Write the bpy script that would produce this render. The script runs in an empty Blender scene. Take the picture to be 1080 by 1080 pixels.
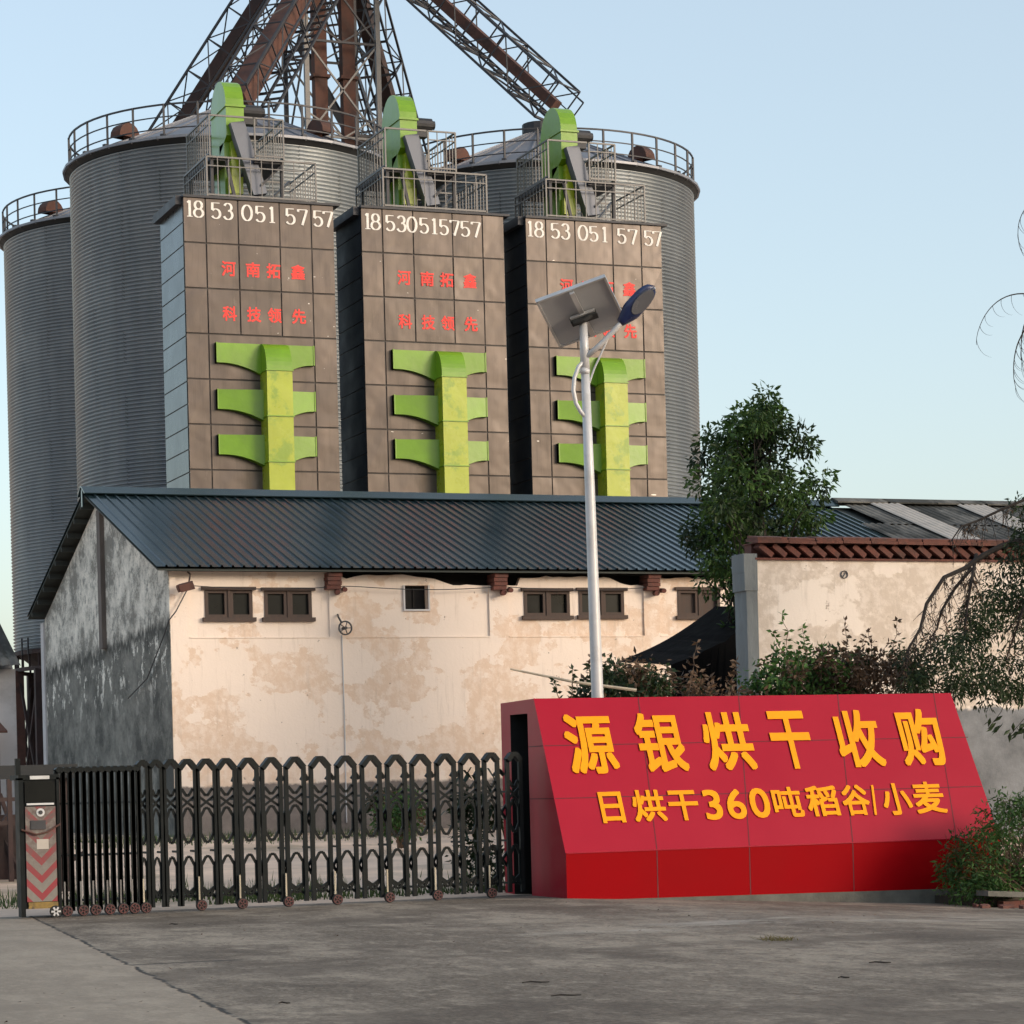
import bpy, bmesh, math, random
from mathutils import Vector, Matrix, Euler, noise
rnd = random.Random(7)
S = bpy.context.scene
COL = S.collection
rad = math.radians

# ------------------------------------------------------------------ camera, light, sky, exposure
cam_d = bpy.data.cameras.new('camera'); cam = bpy.data.objects.new('camera', cam_d); COL.objects.link(cam)
cam_d.sensor_width = 36; cam_d.sensor_fit = 'HORIZONTAL'; cam_d.lens = 90.0
cam_d.shift_y = (804.8 - 540) / 1080
cam_d.clip_start = 0.5; cam_d.clip_end = 6000
Rv = Vector((0.92964105, -0.36754823, -0.02599634)); Uv = Vector((0.0214163, -0.01653483, 0.9996339)); Fv = Vector((0.36784352, 0.92985746, 0.00749993))
cam.matrix_world = Matrix(((Rv.x, Uv.x, -Fv.x, 0), (Rv.y, Uv.y, -Fv.y, 0), (Rv.z, Uv.z, -Fv.z, 1.25), (0, 0, 0, 1)))
S.camera = cam
SUN_EL, SUN_AZ = 15.0, 140.0          # azimuth clockwise from +Y
S.world = bpy.data.worlds.new('World'); W = S.world; W.use_nodes = True
wn = W.node_tree.nodes; wl = W.node_tree.links
bgn = wn['Background']
sky = wn.new('ShaderNodeTexSky'); sky.sky_type = 'NISHITA'; sky.sun_disc = False
sky.sun_elevation = rad(SUN_EL); sky.sun_rotation = rad(SUN_AZ); sky.air_density = 1.0; sky.dust_density = 2.5; sky.ozone_density = 1.0
hz_ = wn.new('ShaderNodeMix'); hz_.data_type = 'RGBA'; hz_.inputs[0].default_value = .44; hz_.inputs[7].default_value = (2.14, 2.38, 2.44, 1)   # thin even haze in the sky
wl.new(sky.outputs[0], hz_.inputs[6]); wl.new(hz_.outputs[2], bgn.inputs[0]); bgn.inputs[1].default_value = 0.15
sun_d = bpy.data.lights.new('sun', 'SUN'); sun = bpy.data.objects.new('sun', sun_d); COL.objects.link(sun)
sun_d.energy = 0.82; sun_d.angle = rad(16); sun_d.color = (1.0, 0.86, 0.73)
sd = Vector((math.sin(rad(SUN_AZ)) * math.cos(rad(SUN_EL)), math.cos(rad(SUN_AZ)) * math.cos(rad(SUN_EL)), math.sin(rad(SUN_EL))))
sun.rotation_euler = sd.to_track_quat('Z', 'Y').to_euler()
S.view_settings.view_transform = 'Standard'; S.view_settings.look = 'None'
S.view_settings.exposure = 1.06; S.view_settings.gamma = 1.0

# ------------------------------------------------------------------ helpers
class MB:
    def __init__(s): s.v = []; s.f = []; s.m = []; s.mi = 0
    def add(s, vs, fs):
        b = len(s.v); s.v += [tuple(p) for p in vs]; s.f += [tuple(b + i for i in f) for f in fs]; s.m += [s.mi] * len(fs); return s
    def box(s, x0, x1, y0, y1, z0, z1):
        return s.add([(x0,y0,z0),(x1,y0,z0),(x1,y1,z0),(x0,y1,z0),(x0,y0,z1),(x1,y0,z1),(x1,y1,z1),(x0,y1,z1)],
                     [(0,3,2,1),(4,5,6,7),(0,1,5,4),(1,2,6,5),(2,3,7,6),(3,0,4,7)])
    def obox(s, c, ax, ay, az):   # centre, half-axis vectors
        c, ax, ay, az = map(Vector, (c, ax, ay, az))
        P = [c + i*ax + j*ay + k*az for k in (-1, 1) for i, j in ((-1,-1),(1,-1),(1,1),(-1,1))]
        return s.add(P, [(0,3,2,1),(4,5,6,7),(0,1,5,4),(1,2,6,5),(2,3,7,6),(3,0,4,7)])
    def bar(s, a, b, w=.05, h=None):
        a, b = Vector(a), Vector(b); d = b - a
        if d.length < 1e-6: return s
        dn = d.normalized(); up = Vector((0,0,1)) if abs(dn.z) < .95 else Vector((0,1,0))
        sx = dn.cross(up).normalized(); sy = sx.cross(dn).normalized(); h = h or w
        return s.obox((a+b)/2, sx*w/2, sy*h/2, d/2)
    def tube(s, pts, r, n=8, cap=True):
        pts = [Vector(p) for p in pts]; rs = r if isinstance(r, (list, tuple)) else [r]*len(pts)
        b = len(s.v); prev = None
        for i, p in enumerate(pts):
            t = (pts[min(i+1, len(pts)-1)] - pts[max(i-1, 0)]).normalized()
            if prev is None:
                u = t.cross(Vector((0,0,1)) if abs(t.z) < .9 else Vector((0,1,0))).normalized()
            else:
                u = (prev - t*prev.dot(t)).normalized()
            prev = u; w = t.cross(u)
            for k in range(n):
                a = 2*math.pi*k/n; s.v.append(tuple(p + (u*math.cos(a) + w*math.sin(a))*rs[i]))
        for i in range(len(pts)-1):
            for k in range(n):
                s.f.append((b+i*n+k, b+i*n+(k+1)%n, b+(i+1)*n+(k+1)%n, b+(i+1)*n+k)); s.m.append(s.mi)
        if cap:
            s.f.append(tuple(b+k for k in reversed(range(n)))); s.m.append(s.mi)
            s.f.append(tuple(b+(len(pts)-1)*n+k for k in range(n))); s.m.append(s.mi)
        return s
    def prism(s, poly, axis, a0, a1):   # poly in the two other axes (in xyz order), extruded along axis
        def mk(p, t):
            return (t, p[0], p[1]) if axis == 'x' else ((p[0], t, p[1]) if axis == 'y' else (p[0], p[1], t))
        n = len(poly); vs = [mk(p, a0) for p in poly] + [mk(p, a1) for p in poly]
        ar = sum(poly[i][0]*poly[(i+1)%n][1] - poly[(i+1)%n][0]*poly[i][1] for i in range(n))
        fl = (ar > 0) ^ (axis == 'y')
        fs = [tuple(reversed(range(n))), tuple(range(n, 2*n))] + [(i, (i+1)%n, n+(i+1)%n, n+i) for i in range(n)]
        if not fl: fs = [tuple(reversed(f)) for f in fs]
        return s.add(vs, fs)
    def sheet(s, poly, axis, t):
        n = len(poly)
        vs = [(t,p[0],p[1]) if axis=='x' else ((p[0],t,p[1]) if axis=='y' else (p[0],p[1],t)) for p in poly]
        return s.add(vs, [tuple(range(n))])
    def build(s, name, mat, parent=None, smooth=False):
        me = bpy.data.meshes.new(name); me.from_pydata(s.v, [], s.f)
        mats = mat if isinstance(mat, (list, tuple)) else [mat]
        for m in mats: me.materials.append(m)
        if len(mats) > 1: me.polygons.foreach_set('material_index', s.m)
        if smooth: me.polygons.foreach_set('use_smooth', [True]*len(me.polygons))
        me.update()
        o = bpy.data.objects.new(name, me); COL.objects.link(o)
        if parent: o.parent = parent
        return o
def tag(o, label=None, cat=None, group=None, kind=None):
    if label: o['label'] = label
    if cat: o['category'] = cat
    if group: o['group'] = group
    if kind: o['kind'] = kind
    return o
def empty(name, loc, label, cat, group=None, rz=0):
    o = bpy.data.objects.new(name, None); COL.objects.link(o); o.location = loc; o.rotation_euler = (0,0,rz)
    o.empty_display_size = .2
    return tag(o, label, cat, group)
class Part:
    """builds parts in world coordinates under an empty placed at loc (no rotation)"""
    def __init__(s, root): s.root = root; s.off = Vector(root.location)
    def __call__(s, mb, name, mat, parent=None, smooth=False):
        if parent is None:
            mb.v = [(x-s.off.x, y-s.off.y, z-s.off.z) for x, y, z in mb.v]
            return mb.build(name, mat, s.root, smooth)
        mb.v = [(x-s.off.x, y-s.off.y, z-s.off.z) for x, y, z in mb.v]
        return mb.build(name, mat, parent, smooth)

# ------------------------------------------------------------------ materials
def N(nt, t, **k):
    n = nt.nodes.new(t)
    for a, b in k.items():
        if a.startswith('i_'): n.inputs[int(a[2:]) if a[2:].isdigit() else a[2:].replace('_', ' ')].default_value = b
        else: setattr(n, a, b)
    return n
def newmat(name):
    m = bpy.data.materials.new(name); m.use_nodes = True; return m, m.node_tree, m.node_tree.nodes['Principled BSDF']
def c4(c): return (c[0], c[1], c[2], 1)
def noise_tex(nt, scale, detail=6, rough=.6, stretch=None, seed=0):
    tc = N(nt, 'ShaderNodeTexCoord'); mp = N(nt, 'ShaderNodeMapping')
    nt.links.new(tc.outputs['Object'], mp.inputs[0])
    if stretch: mp.inputs['Scale'].default_value = stretch
    mp.inputs['Location'].default_value = (seed*3.1, seed*1.7, seed*2.3)
    n = N(nt, 'ShaderNodeTexNoise'); n.inputs['Scale'].default_value = scale; n.inputs['Detail'].default_value = detail; n.inputs['Roughness'].default_value = rough
    nt.links.new(mp.outputs[0], n.inputs[0]); return n
def ramp(nt, src, stops):
    r = N(nt, 'ShaderNodeValToRGB'); e = r.color_ramp.elements
    while len(e) < len(stops): e.new(.5)
    for i, (p, c) in enumerate(stops): e[i].position = p; e[i].color = c4(c) if len(c) == 3 else c
    nt.links.new(src, r.inputs[0]); return r.outputs[0]
def mixc(nt, fac, a, b, mode='MIX'):
    n = N(nt, 'ShaderNodeMix', data_type='RGBA', blend_type=mode)
    for i, v in ((0, fac), (6, a), (7, b)):
        if isinstance(v, (int, float)): n.inputs[i].default_value = v
        elif isinstance(v, tuple): n.inputs[i].default_value = c4(v)
        else: nt.links.new(v, n.inputs[i])
    return n.outputs[2]
def math_(nt, op, a, b=None, clamp=False):
    n = N(nt, 'ShaderNodeMath', operation=op, use_clamp=clamp)
    for i, v in ((0, a), (1, b)):
        if v is None: continue
        if isinstance(v, (int, float)): n.inputs[i].default_value = v
        else: nt.links.new(v, n.inputs[i])
    return n.outputs[0]
def simple(name, col, rough=.6, metal=0, var=.25, scale=3, bump=0, bscale=30, stretch=None, dirt=None, coat=0, spec=None, seed=0, dscale=2, dpos=(.5,.7)):
    m, nt, b = newmat(name)
    n = noise_tex(nt, scale, stretch=stretch, seed=seed)
    lo = tuple(c*(1-var) for c in col); hi = tuple(min(1, c*(1+var)) for c in col)
    c = ramp(nt, n.outputs[0], [(.3, lo), (.7, hi)])
    if dirt:
        n2 = noise_tex(nt, dscale, 8, .7, stretch, seed+5)
        f = ramp(nt, n2.outputs[0], [(dpos[0], (0,0,0)), (dpos[1], (1,1,1))])
        c = mixc(nt, f, c, dirt)
    nt.links.new(c, b.inputs['Base Color'])
    b.inputs['Roughness'].default_value = rough; b.inputs['Metallic'].default_value = metal
    if coat: b.inputs['Coat Weight'].default_value = coat; b.inputs['Coat Roughness'].default_value = .1
    if spec is not None: b.inputs['Specular IOR Level'].default_value = spec
    rn = ramp(nt, n.outputs[0], [(.3, (rough*.85,)*3), (.7, (min(1, rough*1.2),)*3)]); nt.links.new(rn, b.inputs['Roughness'])
    if bump:
        bn = noise_tex(nt, bscale, 5, .6, stretch, seed+9); bp = N(nt, 'ShaderNodeBump'); bp.inputs['Strength'].default_value = bump; bp.inputs['Distance'].default_value = .02
        nt.links.new(bn.outputs[0], bp.inputs['Height']); nt.links.new(bp.outputs[0], b.inputs['Normal'])
    return m
M = {}
M['galv'] = simple('galvanised_dark', (.16,.17,.18), .55, .6, .2, 4)
M['steel'] = simple('weathered_steel', (.05,.05,.056), .55, .5, .3, 3)
M['steel_pale'] = simple('pale_steel', (.15,.145,.145), .5, .5, .25, 3)
M['rust'] = simple('rusty_steel', (.105,.048,.036), .8, .1, .35, 2.5, dirt=(.045,.025,.022))
M['darkrust'] = simple('dark_rust', (.05,.03,.028), .8, .1, .35, 2.5, dirt=(.02,.015,.014))
M['darkrust2'] = simple('rusty_vent', (.09,.042,.032), .8, .1, .35, 2.5, dirt=(.03,.02,.018))
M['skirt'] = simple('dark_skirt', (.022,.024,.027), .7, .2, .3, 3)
M['green'] = simple('lime_paint', (.15,.30,.006), .33, 0, .16, 1.2, coat=.15, bump=.4, bscale=2.5)
M['yellowwarm'] = simple('yellow_warmlit_lime', (.33,.395,.006), .28, 0, .10, 1.5, coat=.3, dirt=(.20,.31,.006), dscale=1.3, dpos=(.54,.60), bump=.5, bscale=2)  # duct column is the same lime, its warm reflection painted yellower; boot is yellow
M['navyside'] = simple('dark_cladding', (.055,.06,.065), .28, .5, .3, 1.2, bump=.3, bscale=2, dirt=(.03,.033,.035), dscale=.8)
M['navyreflect'] = simple('cladding_dark_reflection', (.006,.011,.019), .6, 0, .15, 1.5, spec=.25)  # same side cladding, dark reflection of the neighbouring tower put into the colour
M['clad'] = None
M['bodydark'] = simple('seam_dark', (.03,.022,.02), .6, 0, .2, 3)
M['greychute'] = simple('grey_chute', (.13,.14,.17), .45, .3, .15, 2)
M['white_paint'] = simple('white_digits', (.8,.76,.72), .7, 0, .12, 9)
M['red_paint'] = simple('red_characters', (.85,.05,.04), .6, 0, .15, 8)
M['black'] = simple('gate_black', (.0028,.0052,.0062), .5, 0, .3, 5, dirt=(.007,.010,.011), dscale=6, spec=.18)
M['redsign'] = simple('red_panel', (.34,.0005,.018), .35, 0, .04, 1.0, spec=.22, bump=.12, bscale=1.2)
M['redshade'] = simple('shaded_red_panel', (.27,.0001,.003), .5, 0, .06, 1.0, spec=.05)  # same red sheet as the slope; its duller light painted as darker red
M['seam'] = simple('panel_seam', (.10,.004,.01), .7)
M['letter'] = simple('amber_letter', (.95,.33,.003), .5, 0, .10, 2.5, spec=.15)
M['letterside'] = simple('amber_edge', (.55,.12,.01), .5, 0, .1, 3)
M['white_steel'] = simple('white_pole', (.55,.55,.56), .4, .1, .08, 3, dirt=(.42,.41,.40), dscale=3)
M['solarback'] = simple('solar_back', (.33,.34,.36), .5, 0, .08, 3)
M['alu'] = simple('aluminium', (.6,.6,.6), .35, .7, .1, 4)
M['navy'] = simple('navy_housing', (.008,.018,.075), .3, .1, .15, 4, coat=.3)
M['lens'] = simple('lamp_lens', (.10,.10,.11), .25, 0, .1, 4)
M['brick'] = simple('old_red_brick', (.12,.042,.032), .85, 0, .35, 6, bump=.4, dirt=(.05,.025,.02))
M['terra'] = simple('terracotta_tile', (.12,.045,.034), .8, 0, .4, 7, bump=.3, dirt=(.04,.022,.018))
M['postgrey'] = simple('grey_brown_post', (.13,.11,.10), .9, 0, .3, 5, stretch=(1,1,.3))
M['wood'] = simple('weathered_wood', (.070,.048,.040), .8, 0, .3, 14, stretch=(1,1,.2))
M['dark'] = simple('dark_interior', (.008,.007,.007), .9)
M['pane'] = simple('dark_pane', (.004,.005,.005), .3, 0, .2, 3, spec=.2)
M['greywall'] = simple('grey_concrete_end', (.17,.19,.20), .8, 0, .3, 2, bump=.3, dirt=(.09,.10,.11), stretch=(1,1,.3))
M['asbestos'] = simple('old_sheet', (.11,.105,.095), .9, 0, .5, 3, bump=.3, dirt=(.03,.03,.026), stretch=(1,.4,.4), dscale=1.5, dpos=(.45,.56))
M['asb_pale'] = simple('pale_sheet', (.42,.38,.34), .8, 0, .15, 3)
M['white_wall'] = simple('white_far_wall', (.55,.54,.55), .9, 0, .1, 1, dirt=(.35,.34,.34), dscale=.8)
M['blacknet'] = simple('black_sheet', (.0025,.0025,.003), .95, 0, .4, 4, bump=.6, bscale=5, spec=.1)
M['soil'] = simple('soil', (.05,.04,.03), .95, 0, .4, 8, bump=.5)
M['branch'] = simple('branch_bark', (.018,.014,.012), .9, 0, .3, 9)
M['drystem'] = simple('dry_stem', (.12,.08,.055), .9, 0, .3, 9)
M['bamboo'] = simple('bamboo', (.42,.36,.27), .6, 0, .25, 5)
M['wheelrim'] = simple('wheel_rim', (.085,.025,.025), .6, 0, .4, 20)
M['tyre'] = simple('rubber', (.02,.02,.02), .8)
M['soffit'] = simple('roof_underside', (.035,.04,.036), .7, .2, .35, 2.5)
def cladmat():
    m, nt, b = newmat('brown_grey_cladding')
    n = noise_tex(nt, .9, 6, .6); c = ramp(nt, n.outputs[0], [(.3, (.088,.068,.060)), (.7, (.118,.090,.079))])
    n2 = noise_tex(nt, 3.0, 8, .75, (2.2,2.2,.16), 4); c = mixc(nt, ramp(nt, n2.outputs[0], [(.50, (0,0,0)), (.72, (.7,)*3)]), c, (.055,.042,.037))
    n3 = noise_tex(nt, 2.2, 9, .8, (1.5,1.5,.5), 8); c = mixc(nt, ramp(nt, n3.outputs[0], [(.60, (0,0,0)), (.74, (.5,)*3)]), c, (.19,.16,.145))
    n4 = noise_tex(nt, 3.2, 3, .5, (1,1,2.5), 12); c = mixc(nt, ramp(nt, n4.outputs[0], [(.735, (0,0,0)), (.745, (.9,)*3)]), c, (.55,.52,.50))
    nt.links.new(c, b.inputs['Base Color']); b.inputs['Metallic'].default_value = .3; b.inputs['Roughness'].default_value = .3
    bn = noise_tex(nt, 1.1, 2, .5, None, 9); bp = N(nt, 'ShaderNodeBump'); bp.inputs['Strength'].default_value = .6; bp.inputs['Distance'].default_value = .05
    nt.links.new(bn.outputs[0], bp.inputs['Height']); nt.links.new(bp.outputs[0], b.inputs['Normal']); return m
M['clad'] = cladmat()
def leafmat(name, a, b, sc=1.2, trans=.25, sp=.3):
    m, nt, bs = newmat(name)
    n = noise_tex(nt, sc, 3, .6); n2 = noise_tex(nt, 23, 2, .5, seed=3)
    f = math_(nt, 'ADD', math_(nt, 'MULTIPLY', n.outputs[0], .6), math_(nt, 'MULTIPLY', n2.outputs[0], .4))
    c = ramp(nt, f, [(.36, a), (.64, b)])
    nt.links.new(c, bs.inputs['Base Color']); bs.inputs['Roughness'].default_value = .5; bs.inputs['Specular IOR Level'].default_value = sp
    tr = N(nt, 'ShaderNodeBsdfTranslucent'); nt.links.new(c, tr.inputs[0])
    mx = N(nt, 'ShaderNodeMixShader'); mx.inputs[0].default_value = trans
    nt.links.new(bs.outputs[0], mx.inputs[1]); nt.links.new(tr.outputs[0], mx.inputs[2])
    nt.links.new(mx.outputs[0], nt.nodes['Material Output'].inputs[0]); return m
M['leaf'] = leafmat('tree_leaf', (.013,.034,.010), (.070,.140,.026))
M['leafdark'] = leafmat('dark_leaf', (.009,.021,.009), (.036,.064,.020))
M['leafbush'] = leafmat('bush_leaf', (.018,.055,.014), (.095,.19,.04))
M['leafred'] = leafmat('reddish_leaf', (.05,.06,.015), (.22,.07,.03))
M['leafdry'] = leafmat('dry_leaf', (.05,.032,.02), (.17,.105,.065), 2)
M['grass'] = leafmat('grass_blade', (.03,.06,.015), (.09,.13,.04), 2)

# --- silo sheet: galvanised, panel to panel tone
def silomat():
    m, nt, b = newmat('silo_sheet')
    tc = N(nt, 'ShaderNodeTexCoord'); sp = N(nt, 'ShaderNodeSeparateXYZ'); nt.links.new(tc.outputs['Object'], sp.inputs[0])
    ang = math_(nt, 'ARCTAN2', sp.outputs[1], sp.outputs[0])
    row = math_(nt, 'FLOOR', math_(nt, 'DIVIDE', sp.outputs[2], 0.88))
    odd = math_(nt, 'MULTIPLY', math_(nt, 'MODULO', row, 2.0), .5)
    a = math_(nt, 'ADD', math_(nt, 'MULTIPLY', ang, 11/(2*math.pi)), odd)
    cmb = N(nt, 'ShaderNodeCombineXYZ'); nt.links.new(math_(nt, 'FLOOR', a), cmb.inputs[0]); nt.links.new(row, cmb.inputs[1])
    wn_ = N(nt, 'ShaderNodeTexWhiteNoise', noise_dimensions='2D'); nt.links.new(cmb.outputs[0], wn_.inputs[0])
    seam = math_(nt, 'LESS_THAN', math_(nt, 'FRACT', a), .014)
    n = noise_tex(nt, 1.4, 8, .7, (1,1,.25))
    c1 = ramp(nt, n.outputs[0], [(.3, (.22,.245,.27)), (.7, (.33,.35,.365))])
    c2 = mixc(nt, math_(nt, 'MULTIPLY', wn_.outputs[0], .35), c1, (.19,.215,.24))
    c3 = mixc(nt, math_(nt, 'MULTIPLY', seam, .5), c2, (.07,.07,.08))
    n9 = noise_tex(nt, 2.0, 8, .75, (2.5,2.5,.12), 3); c3 = mixc(nt, ramp(nt, n9.outputs[0], [(.52, (0,0,0)), (.75, (.45,)*3)]), c3, (.15,.13,.115))
    nt.links.new(c3, b.inputs['Base Color']); b.inputs['Metallic'].default_value = .75; b.inputs['Roughness'].default_value = .40
    return m
M['silo'] = silomat()
M['siloroof'] = simple('silo_roof_sheet', (.22,.225,.25), .5, .5, .2, 1.5)

# --- blue corrugated roof
def roofmat():
    m, nt, b = newmat('dark_blue_roof')
    n = noise_tex(nt, .5, 6, .6); c = ramp(nt, n.outputs[0], [(.3, (.016,.032,.038)), (.7, (.029,.050,.056))])
    nt.links.new(c, b.inputs['Base Color']); b.inputs['Metallic'].default_value = .2; b.inputs['Roughness'].default_value = .2
    r = ramp(nt, n.outputs[0], [(.3, (.15,)*3), (.7, (.24,)*3)]); nt.links.new(r, b.inputs['Roughness'])
    return m
M['roof'] = roofmat()

# --- pink plaster front wall with peeled patches, grey splash band
def plaster(name, base, tan, band=None, bandz=1.3, patch=(.53,.56), dark_up=None):
    m, nt, b = newmat(name)
    tc = N(nt, 'ShaderNodeTexCoord'); sp = N(nt, 'ShaderNodeSeparateXYZ'); nt.links.new(tc.outputs['Object'], sp.inputs[0])
    n0 = noise_tex(nt, .6, 6, .65); base_c = ramp(nt, n0.outputs[0], [(.3, tuple(c*.93 for c in base)), (.7, base)])
    n1 = noise_tex(nt, .85, 9, .62, (1,1,1.3), 2)
    hz = math_(nt, 'MULTIPLY', math_(nt, 'SUBTRACT', 4.2, sp.outputs[2]), .020)   # more peeling low down
    f = ramp(nt, math_(nt, 'ADD', n1.outputs[0], hz), [(patch[0], (0,0,0)), (patch[1], (1,1,1))])
    n1b = noise_tex(nt, 6, 6, .7, None, 4); f2 = ramp(nt, n1b.outputs[0], [(.40, (.35,.35,.35)), (.56, (1,1,1))])
    f = mixc(nt, 1.0, f, f2, 'MULTIPLY')
    c = mixc(nt, f, base_c, tan)
    # fine streaks
    n3 = noise_tex(nt, 2.2, 7, .7, (4,4,.35), 6); st = ramp(nt, n3.outputs[0], [(.55, (0,0,0)), (.8, (.45,)*3)])
    c = mixc(nt, st, c, tuple(x*.55 for x in tan))
    # small chips
    n5 = noise_tex(nt, 9, 4, .6, None, 11); ch = ramp(nt, n5.outputs[0], [(.70, (0,0,0)), (.72, (.6,)*3)])
    c = mixc(nt, ch, c, (.18,.13,.10))
    if band:
        n4 = noise_tex(nt, 2.5, 8, .7, None, 8)
        edge = math_(nt, 'ADD', sp.outputs[2], math_(nt, 'MULTIPLY', math_(nt, 'SUBTRACT', n4.outputs[0], .5), .25))
        fb = ramp(nt, math_(nt, 'SUBTRACT', edge, bandz - .5), [(.49, (1,1,1)), (.53, (0,0,0))])
        n6 = noise_tex(nt, 1.6, 9, .75, None, 12); bc = ramp(nt, n6.outputs[0], [(.3, tuple(x*.55 for x in band)), (.7, tuple(x*1.25 for x in band))])
        c = mixc(nt, fb, c, bc)
    nt.links.new(c, b.inputs['Base Color']); b.inputs['Roughness'].default_value = .9; b.inputs['Specular IOR Level'].default_value = .2
    bn = noise_tex(nt, 14, 6, .7); bp = N(nt, 'ShaderNodeBump'); bp.inputs['Strength'].default_value = .25; bp.inputs['Distance'].default_value = .02
    h = math_(nt, 'SUBTRACT', bn.outputs[0], math_(nt, 'MULTIPLY', f, .5))
    nt.links.new(h, bp.inputs['Height']); nt.links.new(bp.outputs[0], b.inputs['Normal'])
    return m
M['pink'] = plaster('pink_plaster', (.82,.70,.61), (.69,.53,.415), band=(.22,.19,.175), bandz=1.32, patch=(.525,.54))
M['cream'] = plaster('cream_plaster', (.76,.68,.61), (.56,.48,.41), patch=(.455,.48), band=(.20,.21,.225), bandz=2.2)

def gablemat():
    m, nt, b = newmat('weathered_gable')
    tc = N(nt, 'ShaderNodeTexCoord'); sp = N(nt, 'ShaderNodeSeparateXYZ'); nt.links.new(tc.outputs['Object'], sp.inputs[0])
    # line of the old ledge, falling towards the back
    line = math_(nt, 'SUBTRACT', 4.15, math_(nt, 'MULTIPLY', math_(nt, 'SUBTRACT', sp.outputs[1], -5.5), .035))
    n0 = noise_tex(nt, 1.3, 10, .8, (1,.5,.7), 1); n1 = noise_tex(nt, 4.5, 9, .8, (1.4,.7,.8), 2)
    up = ramp(nt, n0.outputs[0], [(.41, (.82,.78,.70)), (.50, (.60,.575,.52)), (.57, (.25,.24,.215))])
    speck = ramp(nt, n1.outputs[0], [(.52, (0,0,0)), (.60, (.8,)*3)])
    up = mixc(nt, speck, up, (.20,.20,.19))
    low = ramp(nt, n0.outputs[0], [(.40, (.085,.086,.08)), (.60, (.27,.265,.24))])
    n2 = noise_tex(nt, 3.6, 9, .78, (1.3,.7,.55), 5)
    flake = ramp(nt, n2.outputs[0], [(.555, (0,0,0)), (.572, (1,1,1))])
    d = math_(nt, 'SUBTRACT', sp.outputs[2], line)       # height over the ledge
    near = ramp(nt, math_(nt, 'ABSOLUTE', math_(nt, 'ADD', d, .35)), [(.15, (1,1,1)), (.9, (.12,.12,.12))])
    low = mixc(nt, mixc(nt, 1.0, flake, near, 'MULTIPLY'), low, (.84,.81,.74))
    n4 = noise_tex(nt, 4, 7, .7, (1,1,.4), 9)
    e = math_(nt, 'ADD', d, math_(nt, 'MULTIPLY', math_(nt, 'SUBTRACT', n4.outputs[0], .5), .9))
    f = ramp(nt, math_(nt, 'ADD', e, .5), [(.47, (0,0,0)), (.62, (1,1,1))])
    c = mixc(nt, f, low, up)
    dk = ramp(nt, math_(nt, 'ABSOLUTE', math_(nt, 'ADD', e, -.02)), [(.0, (1,1,1)), (.22, (0,0,0))])
    c = mixc(nt, math_(nt, 'MULTIPLY', dk, .85), c, (.035,.037,.035))
    nt.links.new(c, b.inputs['Base Color']); b.inputs['Roughness'].default_value = .9; b.inputs['Specular IOR Level'].default_value = .2
    bn = noise_tex(nt, 10, 6, .7); bp = N(nt, 'ShaderNodeBump'); bp.inputs['Strength'].default_value = .35; bp.inputs['Distance'].default_value = .03
    nt.links.new(bn.outputs[0], bp.inputs['Height']); nt.links.new(bp.outputs[0], b.inputs['Normal'])
    return m
M['gable'] = gablemat()

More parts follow.
